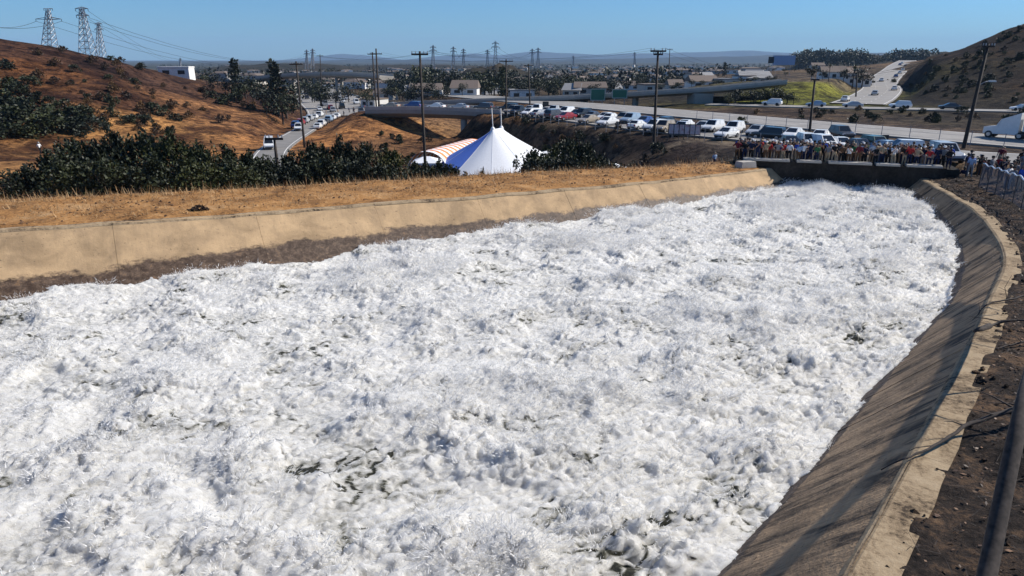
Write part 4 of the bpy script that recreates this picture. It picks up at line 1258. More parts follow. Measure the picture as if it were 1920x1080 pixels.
for g in range(nseg):
    a0, a1 = math.tau * g / nseg, math.tau * (g + 1) / nseg
    m = MB(); na, nf = 5, 14
    for i in range(na):
        a = a0 + (a1 - a0) * i / (na - 1)
        for j in range(nf): m.v.append(tuple(tent_pt(a, .03 + .97 * j / (nf - 1))))
    for i in range(na - 1):
        for j in range(nf - 1): m.f.append((i * nf + j, i * nf + j + 1, (i + 1) * nf + j + 1, (i + 1) * nf + j)); m.m.append(0)
    o = m.build('canopy_panel', M['tent_blue'] if g in (6, 7) else M['tent_white'], tn, smooth=True)
    if g in (6, 7): o['label'] = 'blue canopy panel'
    q0 = tent_pt(a0, 1)
    m = MB(); m.tube([tent_pt(a0, .05 + .95 * j / 12) + Vector((0, 0, .02)) for j in range(13)], .018, 4); m.build('seam_rope', M['tent_white'], tn)
    gr = Vector((ctr.x + (q0.x - ctr.x) * 1.25, ctr.y + (q0.y - ctr.y) * 1.25, 0)); gr.z = ground_z(gr.x, gr.y) - .1
    m = MB(); m.tube([q0, gr], .02, 4); m.build('guy_rope', M['house_white'], tn)
    m = MB(); m.tube([(q0.x, q0.y, ground_z(q0.x, q0.y) - .4), (q0.x, q0.y, q0.z + .02)], .09, 6); m.build('side_pole', M['steel'], tn)
for k, p in enumerate(pk):
    top = P((922, 939)[k], 203, p.y)
    m = MB(); m.tube([(p.x, p.y, tg - .5), (p.x, p.y, p.z), top], [.10, .08, .06], 8); m.build('mast', M['house_white'], tn, smooth=True)
    m = MB(); m.tube([(p.x, p.y, p.z - .55), (p.x, p.y, p.z - .2), (p.x, p.y, p.z + .02)], [.42, .30, .16], 12); m.build('mast_cap', M['tent_white'], tn, smooth=True)
# striped canopy tunnel
st = empty('striped_canopy', (0, 0, 0)); tag(st, 'long arched canopy striped orange and white beside the tent', 'canopy')
c0, c1 = P(800, 300, 106), P(886, 272, 132)
c0.z = P(800, 284, 106).z - 2.7; c1.z = P(886, 260, 132).z - 2.7
ax = (c1 - c0); sd = Vector((ax.y, -ax.x, 0)).normalized()
ns_ = 22
for g in range(ns_):
    m = MB()
    for i in range(2):
        c = c0 + ax * ((g + i) / ns_)
        for j in range(11):
            a = math.pi * j / 10
            q_ = c + sd * math.cos(a) * 3.2 + Vector((0, 0, math.sin(a) * 2.7 + (.05 if i else 0)))
            m.v.append(tuple(q_))
    for j in range(10): m.f.append((j, j + 1, 11 + j + 1, 11 + j)); m.m.append(0)
    m.build('stripe', M['orange'] if g % 2 else M['tent_white'], st, smooth=True)
for g in range(0, ns_ + 1, 4):
    c = c0 + ax * (g / ns_)
    for sg in (-1, 1):
        q_ = c + sd * sg * 3.2
        m = MB(); m.tube([(q_.x, q_.y, ground_z(q_.x, q_.y) - .5), tuple(q_)], .05, 6); m.build('leg', M['steel'], st)
def flat_canopy(px, py, Y, w, d, h, lab):
    p = P(px, py, Y); g = ground_z(p.x, Y)
    t = empty('canopy', (p.x, Y, g)); tag(t, lab, 'canopy')
    z = p.z - g
    m = MB(); e = .7
    m.add([(-w / 2, -d / 2, z - e), (w / 2, -d / 2, z - e), (w / 2, d / 2, z - e), (-w / 2, d / 2, z - e), (-w * .1, 0, z), (w * .1, 0, z), (-w / 2, -d / 2, z - e - .3), (w / 2, -d / 2, z - e - .3), (w / 2, d / 2, z - e - .3), (-w / 2, d / 2, z - e - .3)],
          [(0, 1, 5, 4), (1, 2, 5), (2, 3, 4, 5), (3, 0, 4), (6, 7, 1, 0), (7, 8, 2, 1), (8, 9, 3, 2), (9, 6, 0, 3)]); m.build('roof', M['tent_white'], t)
    for x in (-1, 1):
        for y in (-1, 1):
            m = MB(); m.tube([(x * w * .48, y * d * .48, -.6), (x * w * .48, y * d * .48, z - e)], .05, 6); m.build('leg', M['steel'], t)
flat_canopy(800, 293, 98, 4, 4, 3, 'low white canopy at the near end of the striped canopy')
flat_canopy(1032, 283, 112, 6, 4, 3, 'low white canopy at the sunny side of the big tent')
flat_canopy(1142, 305, 74, 4.5, 3, 2.2, 'flat white awning half hidden by the bushes on the slope')

# the far town: trees and roofs too small to pick apart
r = np.random.default_rng(77)
vs, fs, nb_ = [], [], 0
for k in range(1500):
    Y = 420 + 2300 * r.random() ** 1.6; px = r.uniform(300, 1720); p = P(px, 120, Y)
    g = ground_z(p.x, Y) if Y < 1300 and abs(p.x) < 950 else -12
    if g > -3: continue
    h = r.uniform(4, 9)
    v, f = leaf_cloud(26, [(p.x + r.normal(0, 1.5), Y, g + h * .55), (p.x + r.normal(0, 2), Y, g + h * .4), (p.x, Y, g + h * .75)], [(h * .4, h * .4, h * .32)] * 3, h * .22, h * .42, r)
    vs.append(v); fs.append(f + nb_); nb_ += len(v)
tag(link('far_wood', np_mesh('far_wood', np.concatenate(vs), np.concatenate(fs), M['leaf_far'])), 'dark mass of small trees spread over the far valley floor', 'trees', kind='stuff')
m = MB()
for k in range(420):
    Y = 450 + 2000 * r.random() ** 1.5; px = r.uniform(400, 1600); p = P(px, 120, Y)
    g = ground_z(p.x, Y) if Y < 1300 and abs(p.x) < 950 else -12
    if g > -3: continue
    w, d, h = r.uniform(6, 20), r.uniform(6, 14), r.uniform(2.8, 5.5); rz_ = r.uniform(-.5, .5); mi = int(r.integers(0, 3))
    m.box((p.x, Y, g + h / 2 - .5), (w, d, h + 1), mi, rz_)
    m.box((p.x, Y, g + h + .6), (w * 1.05, d * 1.05, 1.2), 3, rz_, .55)
tag(m.build('far_town', [M['house_wall'], M['house_white'], M['house_grey'], M['house_roof']]), 'scatter of tiny pale roofs and walls on the far valley floor', 'town', kind='stuff')

# ================================================================== VEHICLES
PAINT = {}
for nm, c in {'white': (.78, .78, .76), 'silver': (.42, .43, .44), 'black': (.012, .012, .013), 'dark grey': (.06, .062, .068), 'blue': (.03, .07, .22), 'red': (.30, .02, .02), 'tan': (.36, .30, .22), 'dark green': (.02, .06, .04), 'pale blue': (.30, .40, .50)}.items():
    m_ = plain(nm.replace(' ', '_') + '_car_paint', c, .28, .0, .6, .04)
    m_.node_tree.nodes['Principled BSDF'].inputs['Coat Weight'].default_value = .25
    PAINT[nm] = m_
CAR_KINDS = {
 # stations: x, z_low, z_belt, half width ; cabin: (x,z) bottom and roof outlines
 'sedan': dict(L=4.6, st=[(-2.3, .42, .72, .72), (-2.2, .30, .92, .82), (-1.5, .22, .98, .89), (-.2, .20, .95, .90), (1.1, .20, .92, .89), (1.9, .24, .80, .86), (2.25, .34, .66, .74)], cab=[(-1.75, .96), (-1.05, 1.40), (.15, 1.43), (1.15, .93)], wheels=(-1.4, 1.42), wr=.33),
 'suv': dict(L=4.75, st=[(-2.35, .5, .9, .80), (-2.25, .36, 1.08, .90), (-1.5, .28, 1.10, .94), (0, .26, 1.08, .95), (1.2, .28, 1.05, .94), (2.0, .32, .98, .91), (2.35, .45, .80, .80)], cab=[(-2.22, 1.08), (-1.95, 1.70), (.35, 1.74), (1.15, 1.06)], wheels=(-1.42, 1.45), wr=.38),
 'van': dict(L=5.3, st=[(-2.65, .5, 1.15, .92), (-2.6, .36, 1.25, .98), (-1.2, .30, 1.25, 1.0), (.6, .30, 1.2, 1.0), (1.7, .30, 1.12, .98), (2.35, .34, .98, .93), (2.65, .45, .82, .84)], cab=[(-2.6, 1.24), (-2.5, 2.1), (1.0, 2.12), (1.95, 1.10)], wheels=(-1.6, 1.75), wr=.36),
 'pickup': dict(L=5.5, st=[(-2.75, .55, 1.0, .90), (-2.7, .42, 1.08, .94), (-1.3, .36, 1.08, .95), (0, .34, 1.08, .96), (1.4, .36, 1.06, .95), (2.3, .40, 1.0, .92), (2.7, .5, .85, .84)], cab=[(-.75, 1.07), (-.55, 1.78), (.6, 1.80), (1.3, 1.06)], wheels=(-1.7, 1.7), wr=.40)}

def car_body(mb, k, mi):
    st = k['st']; rings = []
    for (x, zl, zb, w) in st:
        zm = zl + (zb - zl) * .55
        half = [(x, w * .82, zl), (x, w * .97, zl + (zb - zl) * .25), (x, w, zm), (x, w * .95, zb - .04), (x, w * .86, zb)]
        rings.append(half + [(a, -b, c) for (a, b, c) in reversed(half)])
    n = 10; vs = [p for r in rings for p in r]; fs = []
    for i in range(len(rings) - 1):
        for j in range(n): fs.append((i * n + j, (i + 1) * n + j, (i + 1) * n + (j + 1) % n, i * n + (j + 1) % n))
    fs.append(tuple(range(n))); fs.append(tuple(reversed([(len(rings) - 1) * n + j for j in range(n)])))
    mb.add(vs, fs, mi)

def car_cabin(k, ins=0.0):
    """cabin corners: bottom/top outlines on both sides"""
    w = max(s[3] for s in k['st']); c = k['cab']
    wb, wt = w * .90, w * .72
    L = [(c[0][0], wb, c[0][1] - .03), (c[1][0], wt, c[1][1]), (c[2][0], wt, c[2][1]), (c[3][0], wb, c[3][1] - .03)]
    return [Vector(p) for p in L], [Vector((p[0], -p[1], p[2])) for p in L]

def quad_slab(mb, q, shrink, out, mi):
    """thin pane set a little proud of the quad q"""
    c = sum(q, Vector()) / 4
    n = (q[1] - q[0]).cross(q[2] - q[0]).normalized()
    r = [c + (p - c) * shrink for p in q]
    a = [p + n * out for p in r]; b = [p - n * .02 for p in r]
    mb.add(a + b, [(0, 1, 2, 3), (0, 4, 5, 1), (1, 5, 6, 2), (2, 6, 7, 3), (3, 7, 4, 0)], mi)

def car_panes(k):
    l, r = car_cabin(k)
    out = {'windscreen': [r[3], l[3], l[2], r[2]], 'rear_window': [l[0], r[0], r[1], l[1]]}
    def cut(a, s):
        # side glass split in two by the door pillar
        bm_, tm = a[0].lerp(a[3], .52), a[1].lerp(a[2], .55)
        f = [a[3], a[2], tm, bm_]; b = [bm_, tm, a[1], a[0]]
        return (f, b) if s > 0 else (f[::-1], b[::-1])
    out['side'] = list(cut(l, 1)) + list(cut(r, -1))
    return l, r, out

def make_car(kind, simple=False):
    k = CAR_KINDS[kind]
    l, r, pn = car_panes(k)
    cabf = [(0, 1, 5, 4), (1, 2, 6, 5), (2, 3, 7, 6), (3, 0, 4, 7), (0, 3, 2, 1), (4, 5, 6, 7)]
    L2 = k['L'] / 2; st = k['st']
    def wheels(cb):
        for x in k['wheels']:
            for sg in (-1, 1): cb(x, sg)
    wy = max(s[3] for s in st) - .10
    if simple:
        m = MB(); car_body(m, k, 0); m.add(l + r, cabf, 0)
        for q_ in (pn['windscreen'], pn['rear_window'], *pn['side']): quad_slab(m, q_, .84, .012, 1)
        wheels(lambda x, sg: m.tube([(x, sg * (wy - .1), k['wr']), (x, sg * (wy + .12), k['wr'])], k['wr'], 10, 2))
        return m.build('car', [PAINT['white'], M['glass_dark'], M['tyre']])
    t = empty({'van': 'van', 'pickup': 'pickup_truck'}.get(kind, 'car'))
    m = MB(); car_body(m, k, 0); m.build('body', PAINT['white'], t)
    m = MB(); m.add(l + r, cabf, 0); m.build('cabin', PAINT['white'], t)
    for nm in ('windscreen', 'rear_window'):
        m = MB(); quad_slab(m, pn[nm], .86, .012, 0); m.build(nm, M['glass_dark'], t)
    for q_ in pn['side']:
        m = MB(); quad_slab(m, q_, .82, .012, 0); m.build('side_window', M['glass_dark'], t)
    def wh(x, sg):
        m = MB(); m.tube([(x, sg * (wy - .1), k['wr']), (x, sg * (wy + .12), k['wr'])], k['wr'], 14); o = m.build('wheel', M['tyre'], t)
        m = MB(); m.tube([(x, sg * (wy + .08), k['wr']), (x, sg * (wy + .135), k['wr'])], k['wr'] * .6, 10); m.build('rim', M['rim'], o)
    wheels(wh)
    for sg in (-1, 1):
        f = st[-2]; m = MB(); m.box((L2 - .14, sg * f[3] * .78, (st[-1][2] + f[2]) / 2 - .10), (.22, .32, .15)); m.build('headlight', M['lamp_clear'], t)
        f = st[1]; m = MB(); m.box((-L2 + .06, sg * f[3] * .80, f[2] - .18), (.14, .26, .20)); m.build('tail_light', M['lamp_red'], t)
    m = MB(); m.box((L2 - .05, 0, st[-1][1] + .04), (.16, 1.3, .2)); m.build('bumper', M['trim'], t)
    m = MB(); m.box((-L2 + .03, 0, st[0][1] + .02), (.16, 1.3, .18)); m.build('bumper', M['trim'], t)
    return t
CARS = {k: make_car(k) for k in CAR_KINDS}
FAR_CARS = {k: make_car(k, True) for k in ('sedan', 'suv', 'van')}
CUSED = set()
def put_car(kind, x, y, rz, paint, lab, grp, far=False, z=None):
    pr = (FAR_CARS if far else CARS)[kind]
    if pr.name in CUSED: o = copy_tree(pr)
    else: o = pr; CUSED.add(pr.name)
    o.location = (x, y, z if z is not None else ground_z(x, y) + .02); o.rotation_euler = (0, 0, rz)
    tag(o, lab, {'van': 'van', 'pickup': 'pickup truck'}.get(kind, 'car'), grp)
    for q_ in subtree(o):
        if q_.type == 'MESH' and q_.data.materials and q_.data.materials[0] == PAINT['white']:
            q_.material_slots[0].link = 'OBJECT'; q_.material_slots[0].material = PAINT[paint]
    return o
KW = {'sedan': 'sedan', 'suv': 'tall wagon', 'van': 'van', 'pickup': 'pickup truck'}
def road_z(nm, i): return ROADS[nm][0][1][i, 2] + .004
cl = ['white', 'silver', 'black', 'dark grey', 'white', 'blue', 'white', 'silver', 'silver', 'tan', 'white', 'white', 'dark grey', 'pale blue', 'silver', 'red', 'white']
# cars nose to tail along the frontage road, both kerbs
(s_, C_), w_ = ROADS['frontage_road']; Nn = normals2(C_, 1)
seen = {}
for side, off, gap_, pr_ in ((0, -2.6, 3.0, .95), (1, 3.6, 3.3, .8)):
    s = 30.0 + side * 3
    while s < s_[-1] - 2:
        i = int(np.interp(s, s_, np.arange(len(s_))))
        x, y = C_[i, 0] + Nn[i, 0] * off, C_[i, 1] + Nn[i, 1] * off
        tg_ = C_[min(i + 1, len(C_) - 1)] - C_[i - 1]
        a = math.atan2(tg_[1], tg_[0]) + math.radians(112 if side == 0 else 108)
        kd = R_.choice(['sedan', 'suv', 'sedan', 'suv', 'pickup', 'sedan', 'suv', 'sedan']); pc = R_.choice(cl)
        where = ('parked nose-in on the tent side of the frontage road', 'parked nose-in on the freeway side of the frontage road')[side]
        if R_.random() < pr_:
            put_car(kd, x, y, a + R_.uniform(-.10, .10) + (math.pi if R_.random() < .3 else 0), pc, f'{pc} {KW[kd]} {where}', 'cars parked along the frontage road', z=C_[i, 2] + .004)
        s += gap_ + R_.random() * .5
# on the bridge
for k in range(6):
    f = k / 6 + .06
    p = Vector((0.5, 155.2, 0)).lerp(Vector((-34, 172, 0)), f); p.y += 1.6 * math.sin(f * math.pi)
    kd, pc = R_.choice(['sedan', 'suv', 'sedan']), ['black', 'dark grey', 'silver', 'white', 'blue', 'tan'][k]
    put_car(kd, p.x + .8, p.y + 1.8, math.radians(153), pc, f'{pc} {KW[kd]} parked on the concrete bridge', 'cars parked on the bridge', z=-.93 - .35 * f)
# cars parked nose out behind the crowd
for px, py, kd, pc, yaw in [(1512, 280, 'suv', 'white', -95), (1543, 281, 'suv', 'white', -80), (1575, 282, 'sedan', 'white', -92), (1576, 262, 'suv', 'dark grey', -90), (1480, 279, 'sedan', 'black', -95), (1688, 291, 'suv', 'white', 172), (1662, 288, 'sedan', 'pale blue', -60), (1768, 305, 'suv', 'silver', -100), (1440, 262, 'suv', 'black', 140), (1610, 284, 'sedan', 'dark grey', -88), (1640, 286, 'suv', 'dark green', -85)]:
    h_ = hill_hit(px, py)
    put_car(kd, h_[0], h_[1], math.radians(yaw), pc, f'{pc} {KW[kd]} parked behind the crowd' + (' beside the leaning pole' if px == 1768 else ''), 'cars parked behind the crowd')
# the side road by the dry hill
for px, py, kd, pc in [(507, 283, 'van', 'white'), (562, 248, 'suv', 'white')]:
    h_ = hill_hit(px, py)
    i = int(np.argmin(np.hypot(ROADS['side_road'][0][1][:, 0] - h_[0], ROADS['side_road'][0][1][:, 1] - h_[1])))
    c = ROADS['side_road'][0][1][i]
    put_car(kd, c[0] - .9, c[1], math.radians(-72 if kd == 'van' else -78), pc, 'white van driving on the road below the dry hill' if kd == 'van' else 'white tall wagon on the road behind the white van', None, z=c[2] + .004)
for k in range(12):
    c = ROADS['side_road'][0][1]; i = min(len(c) - 2, int(len(c) * (.66 + .028 * k)))
    kd, pc = R_.choice(['sedan', 'suv']), cl[(k * 5) % len(cl)]
    off = 2.9 if k % 2 else -3.0
    n_ = normals2(c, 1)[i]
    put_car(kd, c[i, 0] + n_[0] * off, c[i, 1] + n_[1] * off, math.radians(95), pc, f'{pc} {KW[kd]} parked where the hill road meets the valley freeway', 'cars parked on the hill road', True, z=c[i, 2] - .08)
(s_, C_), w_ = ROADS['valley_freeway']; Nn = normals2(C_, 1)
for k in range(34):
    i = 3 + int(R_.random() ** 1.4 * (len(C_) * .62)); off = R_.choice([-10.5, -6.5, -2.2, 2.2, 6.5, 10.5])
    kd, pc = R_.choice(['sedan', 'suv', 'van']), R_.choice(cl)
    tg_ = C_[i + 1] - C_[i - 1]
    put_car(kd, C_[i, 0] + Nn[i, 0] * off, C_[i, 1] + Nn[i, 1] * off, math.atan2(tg_[1], tg_[0]) + (math.pi if off < 0 else 0), pc, f'tiny {pc} {KW[kd]} in traffic on the distant valley freeway', 'traffic on the valley freeway', True, z=C_[i, 2] + .004)
(s_, C_), w_ = ROADS['far_freeway']
for k, (f, pc) in enumerate([(.16, 'white'), (.33, 'silver'), (.45, 'white'), (.55, 'dark grey'), (.64, 'white'), (.72, 'silver'), (.78, 'pale blue'), (.86, 'white')]):
    i = int(f * len(C_)); tg_ = C_[i + 1] - C_[i - 1]
    put_car(('sedan', 'suv', 'sedan')[k % 3], C_[i, 0], C_[i, 1], math.atan2(tg_[1], tg_[0]), pc, f'{pc} {KW[("sedan", "suv", "sedan")[k % 3]]} driving on the carriageway below the shaded hill', 'traffic below the shaded hill', True, z=C_[i, 2] + .004)
(s_, C_), w_ = ROADS['hill_freeway']; Nn = normals2(C_, 1)
for k in range(12):
    i = 4 + int(len(C_) * .07 * k); off = R_.choice([-4, 0, 4]); tg_ = C_[i + 1] - C_[i - 1]
    pc = R_.choice(cl)
    put_car('sedan', C_[i, 0] + Nn[i, 0] * off, C_[i, 1] + Nn[i, 1] * off, math.atan2(tg_[1], tg_[0]), pc, f'tiny {pc} sedan on the freeway curving up past the turf slope', 'traffic on the curving freeway', True, z=C_[i, 2] + .004)

# semi truck on the near carriageway
(s_, C_), w_ = ROADS['freeway']
p = hill_hit(1900, 264)
i = int(np.argmin(np.hypot(C_[:, 0] - p[0], C_[:, 1] - p[1]))); n_ = normals2(C_, 1)[i]
tg_ = C_[i + 1] - C_[i - 1]
tk = empty('semi_truck', (C_[i, 0] - n_[0] * 3.2 , C_[i, 1] - n_[1] * 3.2, C_[i, 2] + .004), math.atan2(tg_[1], tg_[0]))
tag(tk, 'white semi truck with a long pale trailer on the freeway', 'truck')
m = MB()
m.add([(3.1, -1.1, .6), (3.1, 1.1, .6), (3.1, 1.1, 1.5), (3.1, -1.1, 1.5), (1.5, -1.2, .6), (1.5, 1.2, .6), (1.5, 1.2, 1.75), (1.5, -1.2, 1.75)], [(0, 1, 2, 3), (4, 7, 6, 5), (3, 2, 6, 7), (0, 3, 7, 4), (1, 5, 6, 2), (0, 4, 5, 1)]); m.build('hood', PAINT['white'], tk)
m = MB(); m.add([(1.5, -1.2, .6), (1.5, 1.2, .6), (1.5, 1.2, 1.75), (1.5, -1.2, 1.75), (1.0, 1.15, 2.7), (1.0, -1.15, 2.7), (-1.4, 1.2, 3.7), (-1.4, -1.2, 3.7), (-1.4, 1.2, .6), (-1.4, -1.2, .6)],
      [(3, 2, 4, 5), (5, 4, 6, 7), (2, 1, 8, 6, 4), (0, 3, 5, 7, 9), (7, 6, 8, 9), (0, 9, 8, 1)]); m.build('cab', PAINT['white'], tk)
m = MB(); quad_slab(m, [Vector((1.5, -1.2, 1.75)), Vector((1.5, 1.2, 1.75)), Vector((1.0, 1.15, 2.7)), Vector((1.0, -1.15, 2.7))], .88, .02, 0); m.build('windscreen', M['glass_dark'], tk)
for sg in (-1, 1):
    q_ = [Vector((1.2, sg * 1.19, 1.8)), Vector((.95, sg * 1.17, 2.6)), Vector((.1, sg * 1.18, 2.6)), Vector((.1, sg * 1.19, 1.8))]
    m = MB(); quad_slab(m, q_ if sg > 0 else q_[::-1], 1, .03, 0); m.build('side_window', M['glass_dark'], tk)
m = MB(); m.box((-8.6, 0, 2.55), (13.4, 2.55, 2.8)); m.build('trailer', PAINT['white'], tk)
m = MB(); m.box((-6.0, 0, 1.02), (17, .9, .24)); m.build('chassis', M['trim'], tk)
for x in (2.3, -1.6, -2.9, -12.6, -13.8):
    for sg in (-1, 1):
        m = MB(); m.tube([(x, sg * .75, .5), (x, sg * 1.2, .5)], .5, 14); w__ = m.build('wheel', M['tyre'], tk)
        m = MB(); m.tube([(x, sg * 1.15, .5), (x, sg * 1.22, .5)], .28, 10); m.build('rim', M['rim'], w__)

# ================================================================== PEOPLE
CLOTH = {}
for nm, c in {'white': (.75, .74, .72), 'black': (.012, .012, .014), 'red': (.42, .03, .03), 'royal blue': (.03, .08, .42), 'navy': (.012, .018, .05), 'grey': (.22, .22, .23), 'orange': (.55, .17, .04), 'green': (.04, .14, .06), 'pink': (.55, .22, .28), 'tan': (.38, .29, .19), 'pale blue': (.32, .42, .58), 'maroon': (.14, .02, .03), 'yellow': (.60, .45, .08), 'brown': (.12, .065, .035)}.items():
    CLOTH[nm] = plain(nm.replace(' ', '_') + '_cloth', c, .85, 0, .2, .15, 6)
SKIN = [plain('skin_' + n_, c, .55, 0, .35, .08, 5) for n_, c in (('light', (.50, .31, .22)), ('mid', (.34, .19, .12)), ('deep', (.13, .07, .045)))]
HAIR = {'dark hair': plain('dark_hair', (.015, .011, .009), .6), 'brown hair': plain('brown_hair', (.06, .035, .02), .6), 'fair hair': plain('fair_hair', (.30, .21, .11), .6), 'grey hair': plain('grey_hair', (.32, .31, .30), .6)}
dg = None
def make_person(pose):
    J = {'pelvis': (0, 0, .96), 'waist': (0, .01, 1.10), 'chest': (0, .0, 1.32), 'neck': (0, .01, 1.47), 'chin': (0, -.02, 1.545), 'head': (0, -.015, 1.63), 'crown': (0, 0, 1.70),
         'hl': (-.10, 0, .90), 'kl': (-.12, -.015, .50), 'al': (-.13, .02, .10), 'tl': (-.14, -.15, .04), 'hr': (.10, 0, .90), 'kr': (.12, -.015, .50), 'ar': (.13, .02, .10), 'tr': (.14, -.15, .04),
         'sl': (-.18, .0, 1.40), 'sr': (.18, .0, 1.40)}
    arms = {'stand': ((-.23, .02, 1.12), (-.24, -.06, .88), (-.24, -.10, .78), (.23, .02, 1.12), (.24, -.06, .88), (.24, -.10, .78)),
            'photo': ((-.25, -.16, 1.22), (-.10, -.36, 1.48), (-.05, -.40, 1.55), (.25, -.16, 1.22), (.10, -.36, 1.48), (.05, -.40, 1.55)),
            'lean': ((-.27, -.12, 1.15), (-.20, -.34, 1.06), (-.16, -.41, 1.05), (.27, -.12, 1.15), (.20, -.34, 1.06), (.16, -.41, 1.05)),
            'hips': ((-.38, .06, 1.18), (-.20, -.04, 1.02), (-.13, -.08, 1.00), (.38, .06, 1.18), (.20, -.04, 1.02), (.13, -.08, 1.00)),
            'point': ((-.23, .02, 1.12), (-.24, -.06, .88), (-.24, -.10, .78), (.30, -.22, 1.38), (.34, -.45, 1.50), (.35, -.54, 1.54)),
            'walk': ((-.24, .10, 1.13), (-.24, -.04, .92), (-.24, -.10, .84), (.23, -.10, 1.13), (.22, -.26, .98), (.21, -.33, .93))}[pose]
    J.update(zip(('el', 'wl', 'fl', 'er', 'wr', 'fr'), arms))
    if pose == 'walk':
        J.update(kl=(-.11, -.20, .54), al=(-.12, -.26, .12), tl=(-.12, -.42, .09), kr=(.11, .06, .50), ar=(.12, .30, .14), tr=(.12, .18, .05))
    rad = dict(pelvis=.15, waist=.135, chest=.165, neck=.058, chin=.075, head=.098, crown=.07, hl=.098, kl=.066, al=.045, tl=.040, sl=.075, el=.047, wl=.034, fl=.030)
    for a in ('h', 'k', 'a', 't', 's', 'e', 'w', 'f'): rad[a + 'r'] = rad[a + 'l']
    E = [('pelvis', 'waist', 1), ('waist', 'chest', 1), ('chest', 'neck', 1), ('neck', 'chin', 0), ('chin', 'head', 0), ('head', 'crown', 0),
         ('pelvis', 'hl', 2), ('hl', 'kl', 2), ('kl', 'al', 2), ('al', 'tl', 3), ('pelvis', 'hr', 2), ('hr', 'kr', 2), ('kr', 'ar', 2), ('ar', 'tr', 3),
         ('chest', 'sl', 1), ('sl', 'el', 1), ('el', 'wl', 0), ('wl', 'fl', 0), ('chest', 'sr', 1), ('sr', 'er', 1), ('er', 'wr', 0), ('wr', 'fr', 0)]
    names = list(J)
    me = bpy.data.meshes.new('tmp'); me.from_pydata([J[n_] for n_ in names], [(names.index(a), names.index(b)) for a, b, _ in E], [])
    ob = bpy.data.objects.new('tmp', me); COL.objects.link(ob)
    ob.modifiers.new('skin', 'SKIN'); sk = me.skin_vertices[0].data
    for i, n_ in enumerate(names):
        r_ = rad[n_]; sk[i].radius = (r_, r_ * (.72 if n_ in ('pelvis', 'waist', 'chest') else 1)); sk[i].use_root = n_ == 'pelvis'
    sb = ob.modifiers.new('sub', 'SUBSURF'); sb.levels = 1; sb.render_levels = 1
    bpy.context.view_layer.update()
    body = bpy.data.meshes.new_from_object(ob.evaluated_get(bpy.context.evaluated_depsgraph_get()))
    bpy.data.objects.remove(ob)
    body.materials.clear()
    for m_ in (SKIN[0], CLOTH['white'], CLOTH['navy'], CLOTH['black']): body.materials.append(m_)
    segs = [(np.array(J[a]), np.array(J[b]), mi) for a, b, mi in E]
    for pl in body.polygons:
        c = np.array(pl.center); best = (9, 0)
        for a, b, mi in segs:
            d = b - a; f = np.clip(np.dot(c - a, d) / np.dot(d, d), 0, 1)
            q_ = np.linalg.norm(c - a - d * f)
            if q_ < best[0]: best = (q_, mi)
        mi = best[1]
        if mi in (0, 1) and c[2] < .98 and abs(c[0]) < .2 and c[2] > .6: mi = 2
        pl.material_index = mi; pl.use_smooth = True
    body.name = 'body'
    t = empty('person'); link('body', body, t)
    # hair cap over the skull, nose and a hat that only some keep
    m = MB(); vs, fs = [], []
    nu, nv = 10, 5
    for j in range(nv):
        e = math.pi / 2 * (1 - j / (nv - 1) * 1.15)
        for i in range(nu):
            a = 2 * math.pi * i / nu
            dz = -.03 if math.sin(a) > 0 else .03
            vs.append((.098 * math.cos(e) * math.cos(a), .01 + .112 * math.cos(e) * math.sin(a), 1.635 + .118 * math.sin(e) + (dz if j == nv - 1 else 0)))
    for j in range(nv - 1):
        for i in range(nu): fs.append((j * nu + i, (j + 1) * nu + i, (j + 1) * nu + (i + 1) % nu, j * nu + (i + 1) % nu))
    m.add(vs, fs); m.build('hair', HAIR['dark hair'], t, smooth=True)
    m = MB(); m.add([(-.012, -.10, 1.60), (.012, -.10, 1.60), (0, -.128, 1.595), (0, -.10, 1.64)], [(0, 1, 2), (0, 2, 3), (1, 3, 2)]); m.build('nose', SKIN[0], t)
    if pose == 'photo':
        m = MB(); m.box((0, -.44, 1.57), (.15, .012, .08)); m.build('phone', M['trim'], t)
    return t
PEO = {k: make_person(k) for k in ('stand', 'photo', 'lean', 'hips', 'point', 'walk')}
hatm = MB()
hv = []
for (r_, z) in ((.118, 1.675), (.116, 1.72), (.08, 1.765), (.0, 1.775)):
    for i in range(10): hv.append((r_ * math.cos(i * .6283), .008 + r_ * 1.08 * math.sin(i * .6283), z))
hatm.add(hv, [(j * 10 + i, j * 10 + (i + 1) % 10, (j + 1) * 10 + (i + 1) % 10, (j + 1) * 10 + i) for j in range(3) for i in range(10)])
hatm.add([(-.09, -.08, 1.68), (.09, -.08, 1.68), (.07, -.20, 1.665), (-.07, -.20, 1.665), (-.09, -.08, 1.67), (.09, -.08, 1.67), (.07, -.20, 1.655), (-.07, -.20, 1.655)], [(0, 1, 2, 3), (7, 6, 5, 4), (3, 2, 6, 7), (2, 1, 5, 6), (0, 3, 7, 4)])
CAPM = hatm.build('cap', CLOTH['white']); CAP = CAPM.data; bpy.data.objects.remove(CAPM)
POSE_W = {'stand': 'standing', 'photo': 'holding up phone', 'lean': 'leaning forward', 'hips': 'hands on hips', 'point': 'pointing ahead', 'walk': 'walking'}
used_lab = set(); PUSED = set(); PN = [0]
RP2 = random.Random(21)
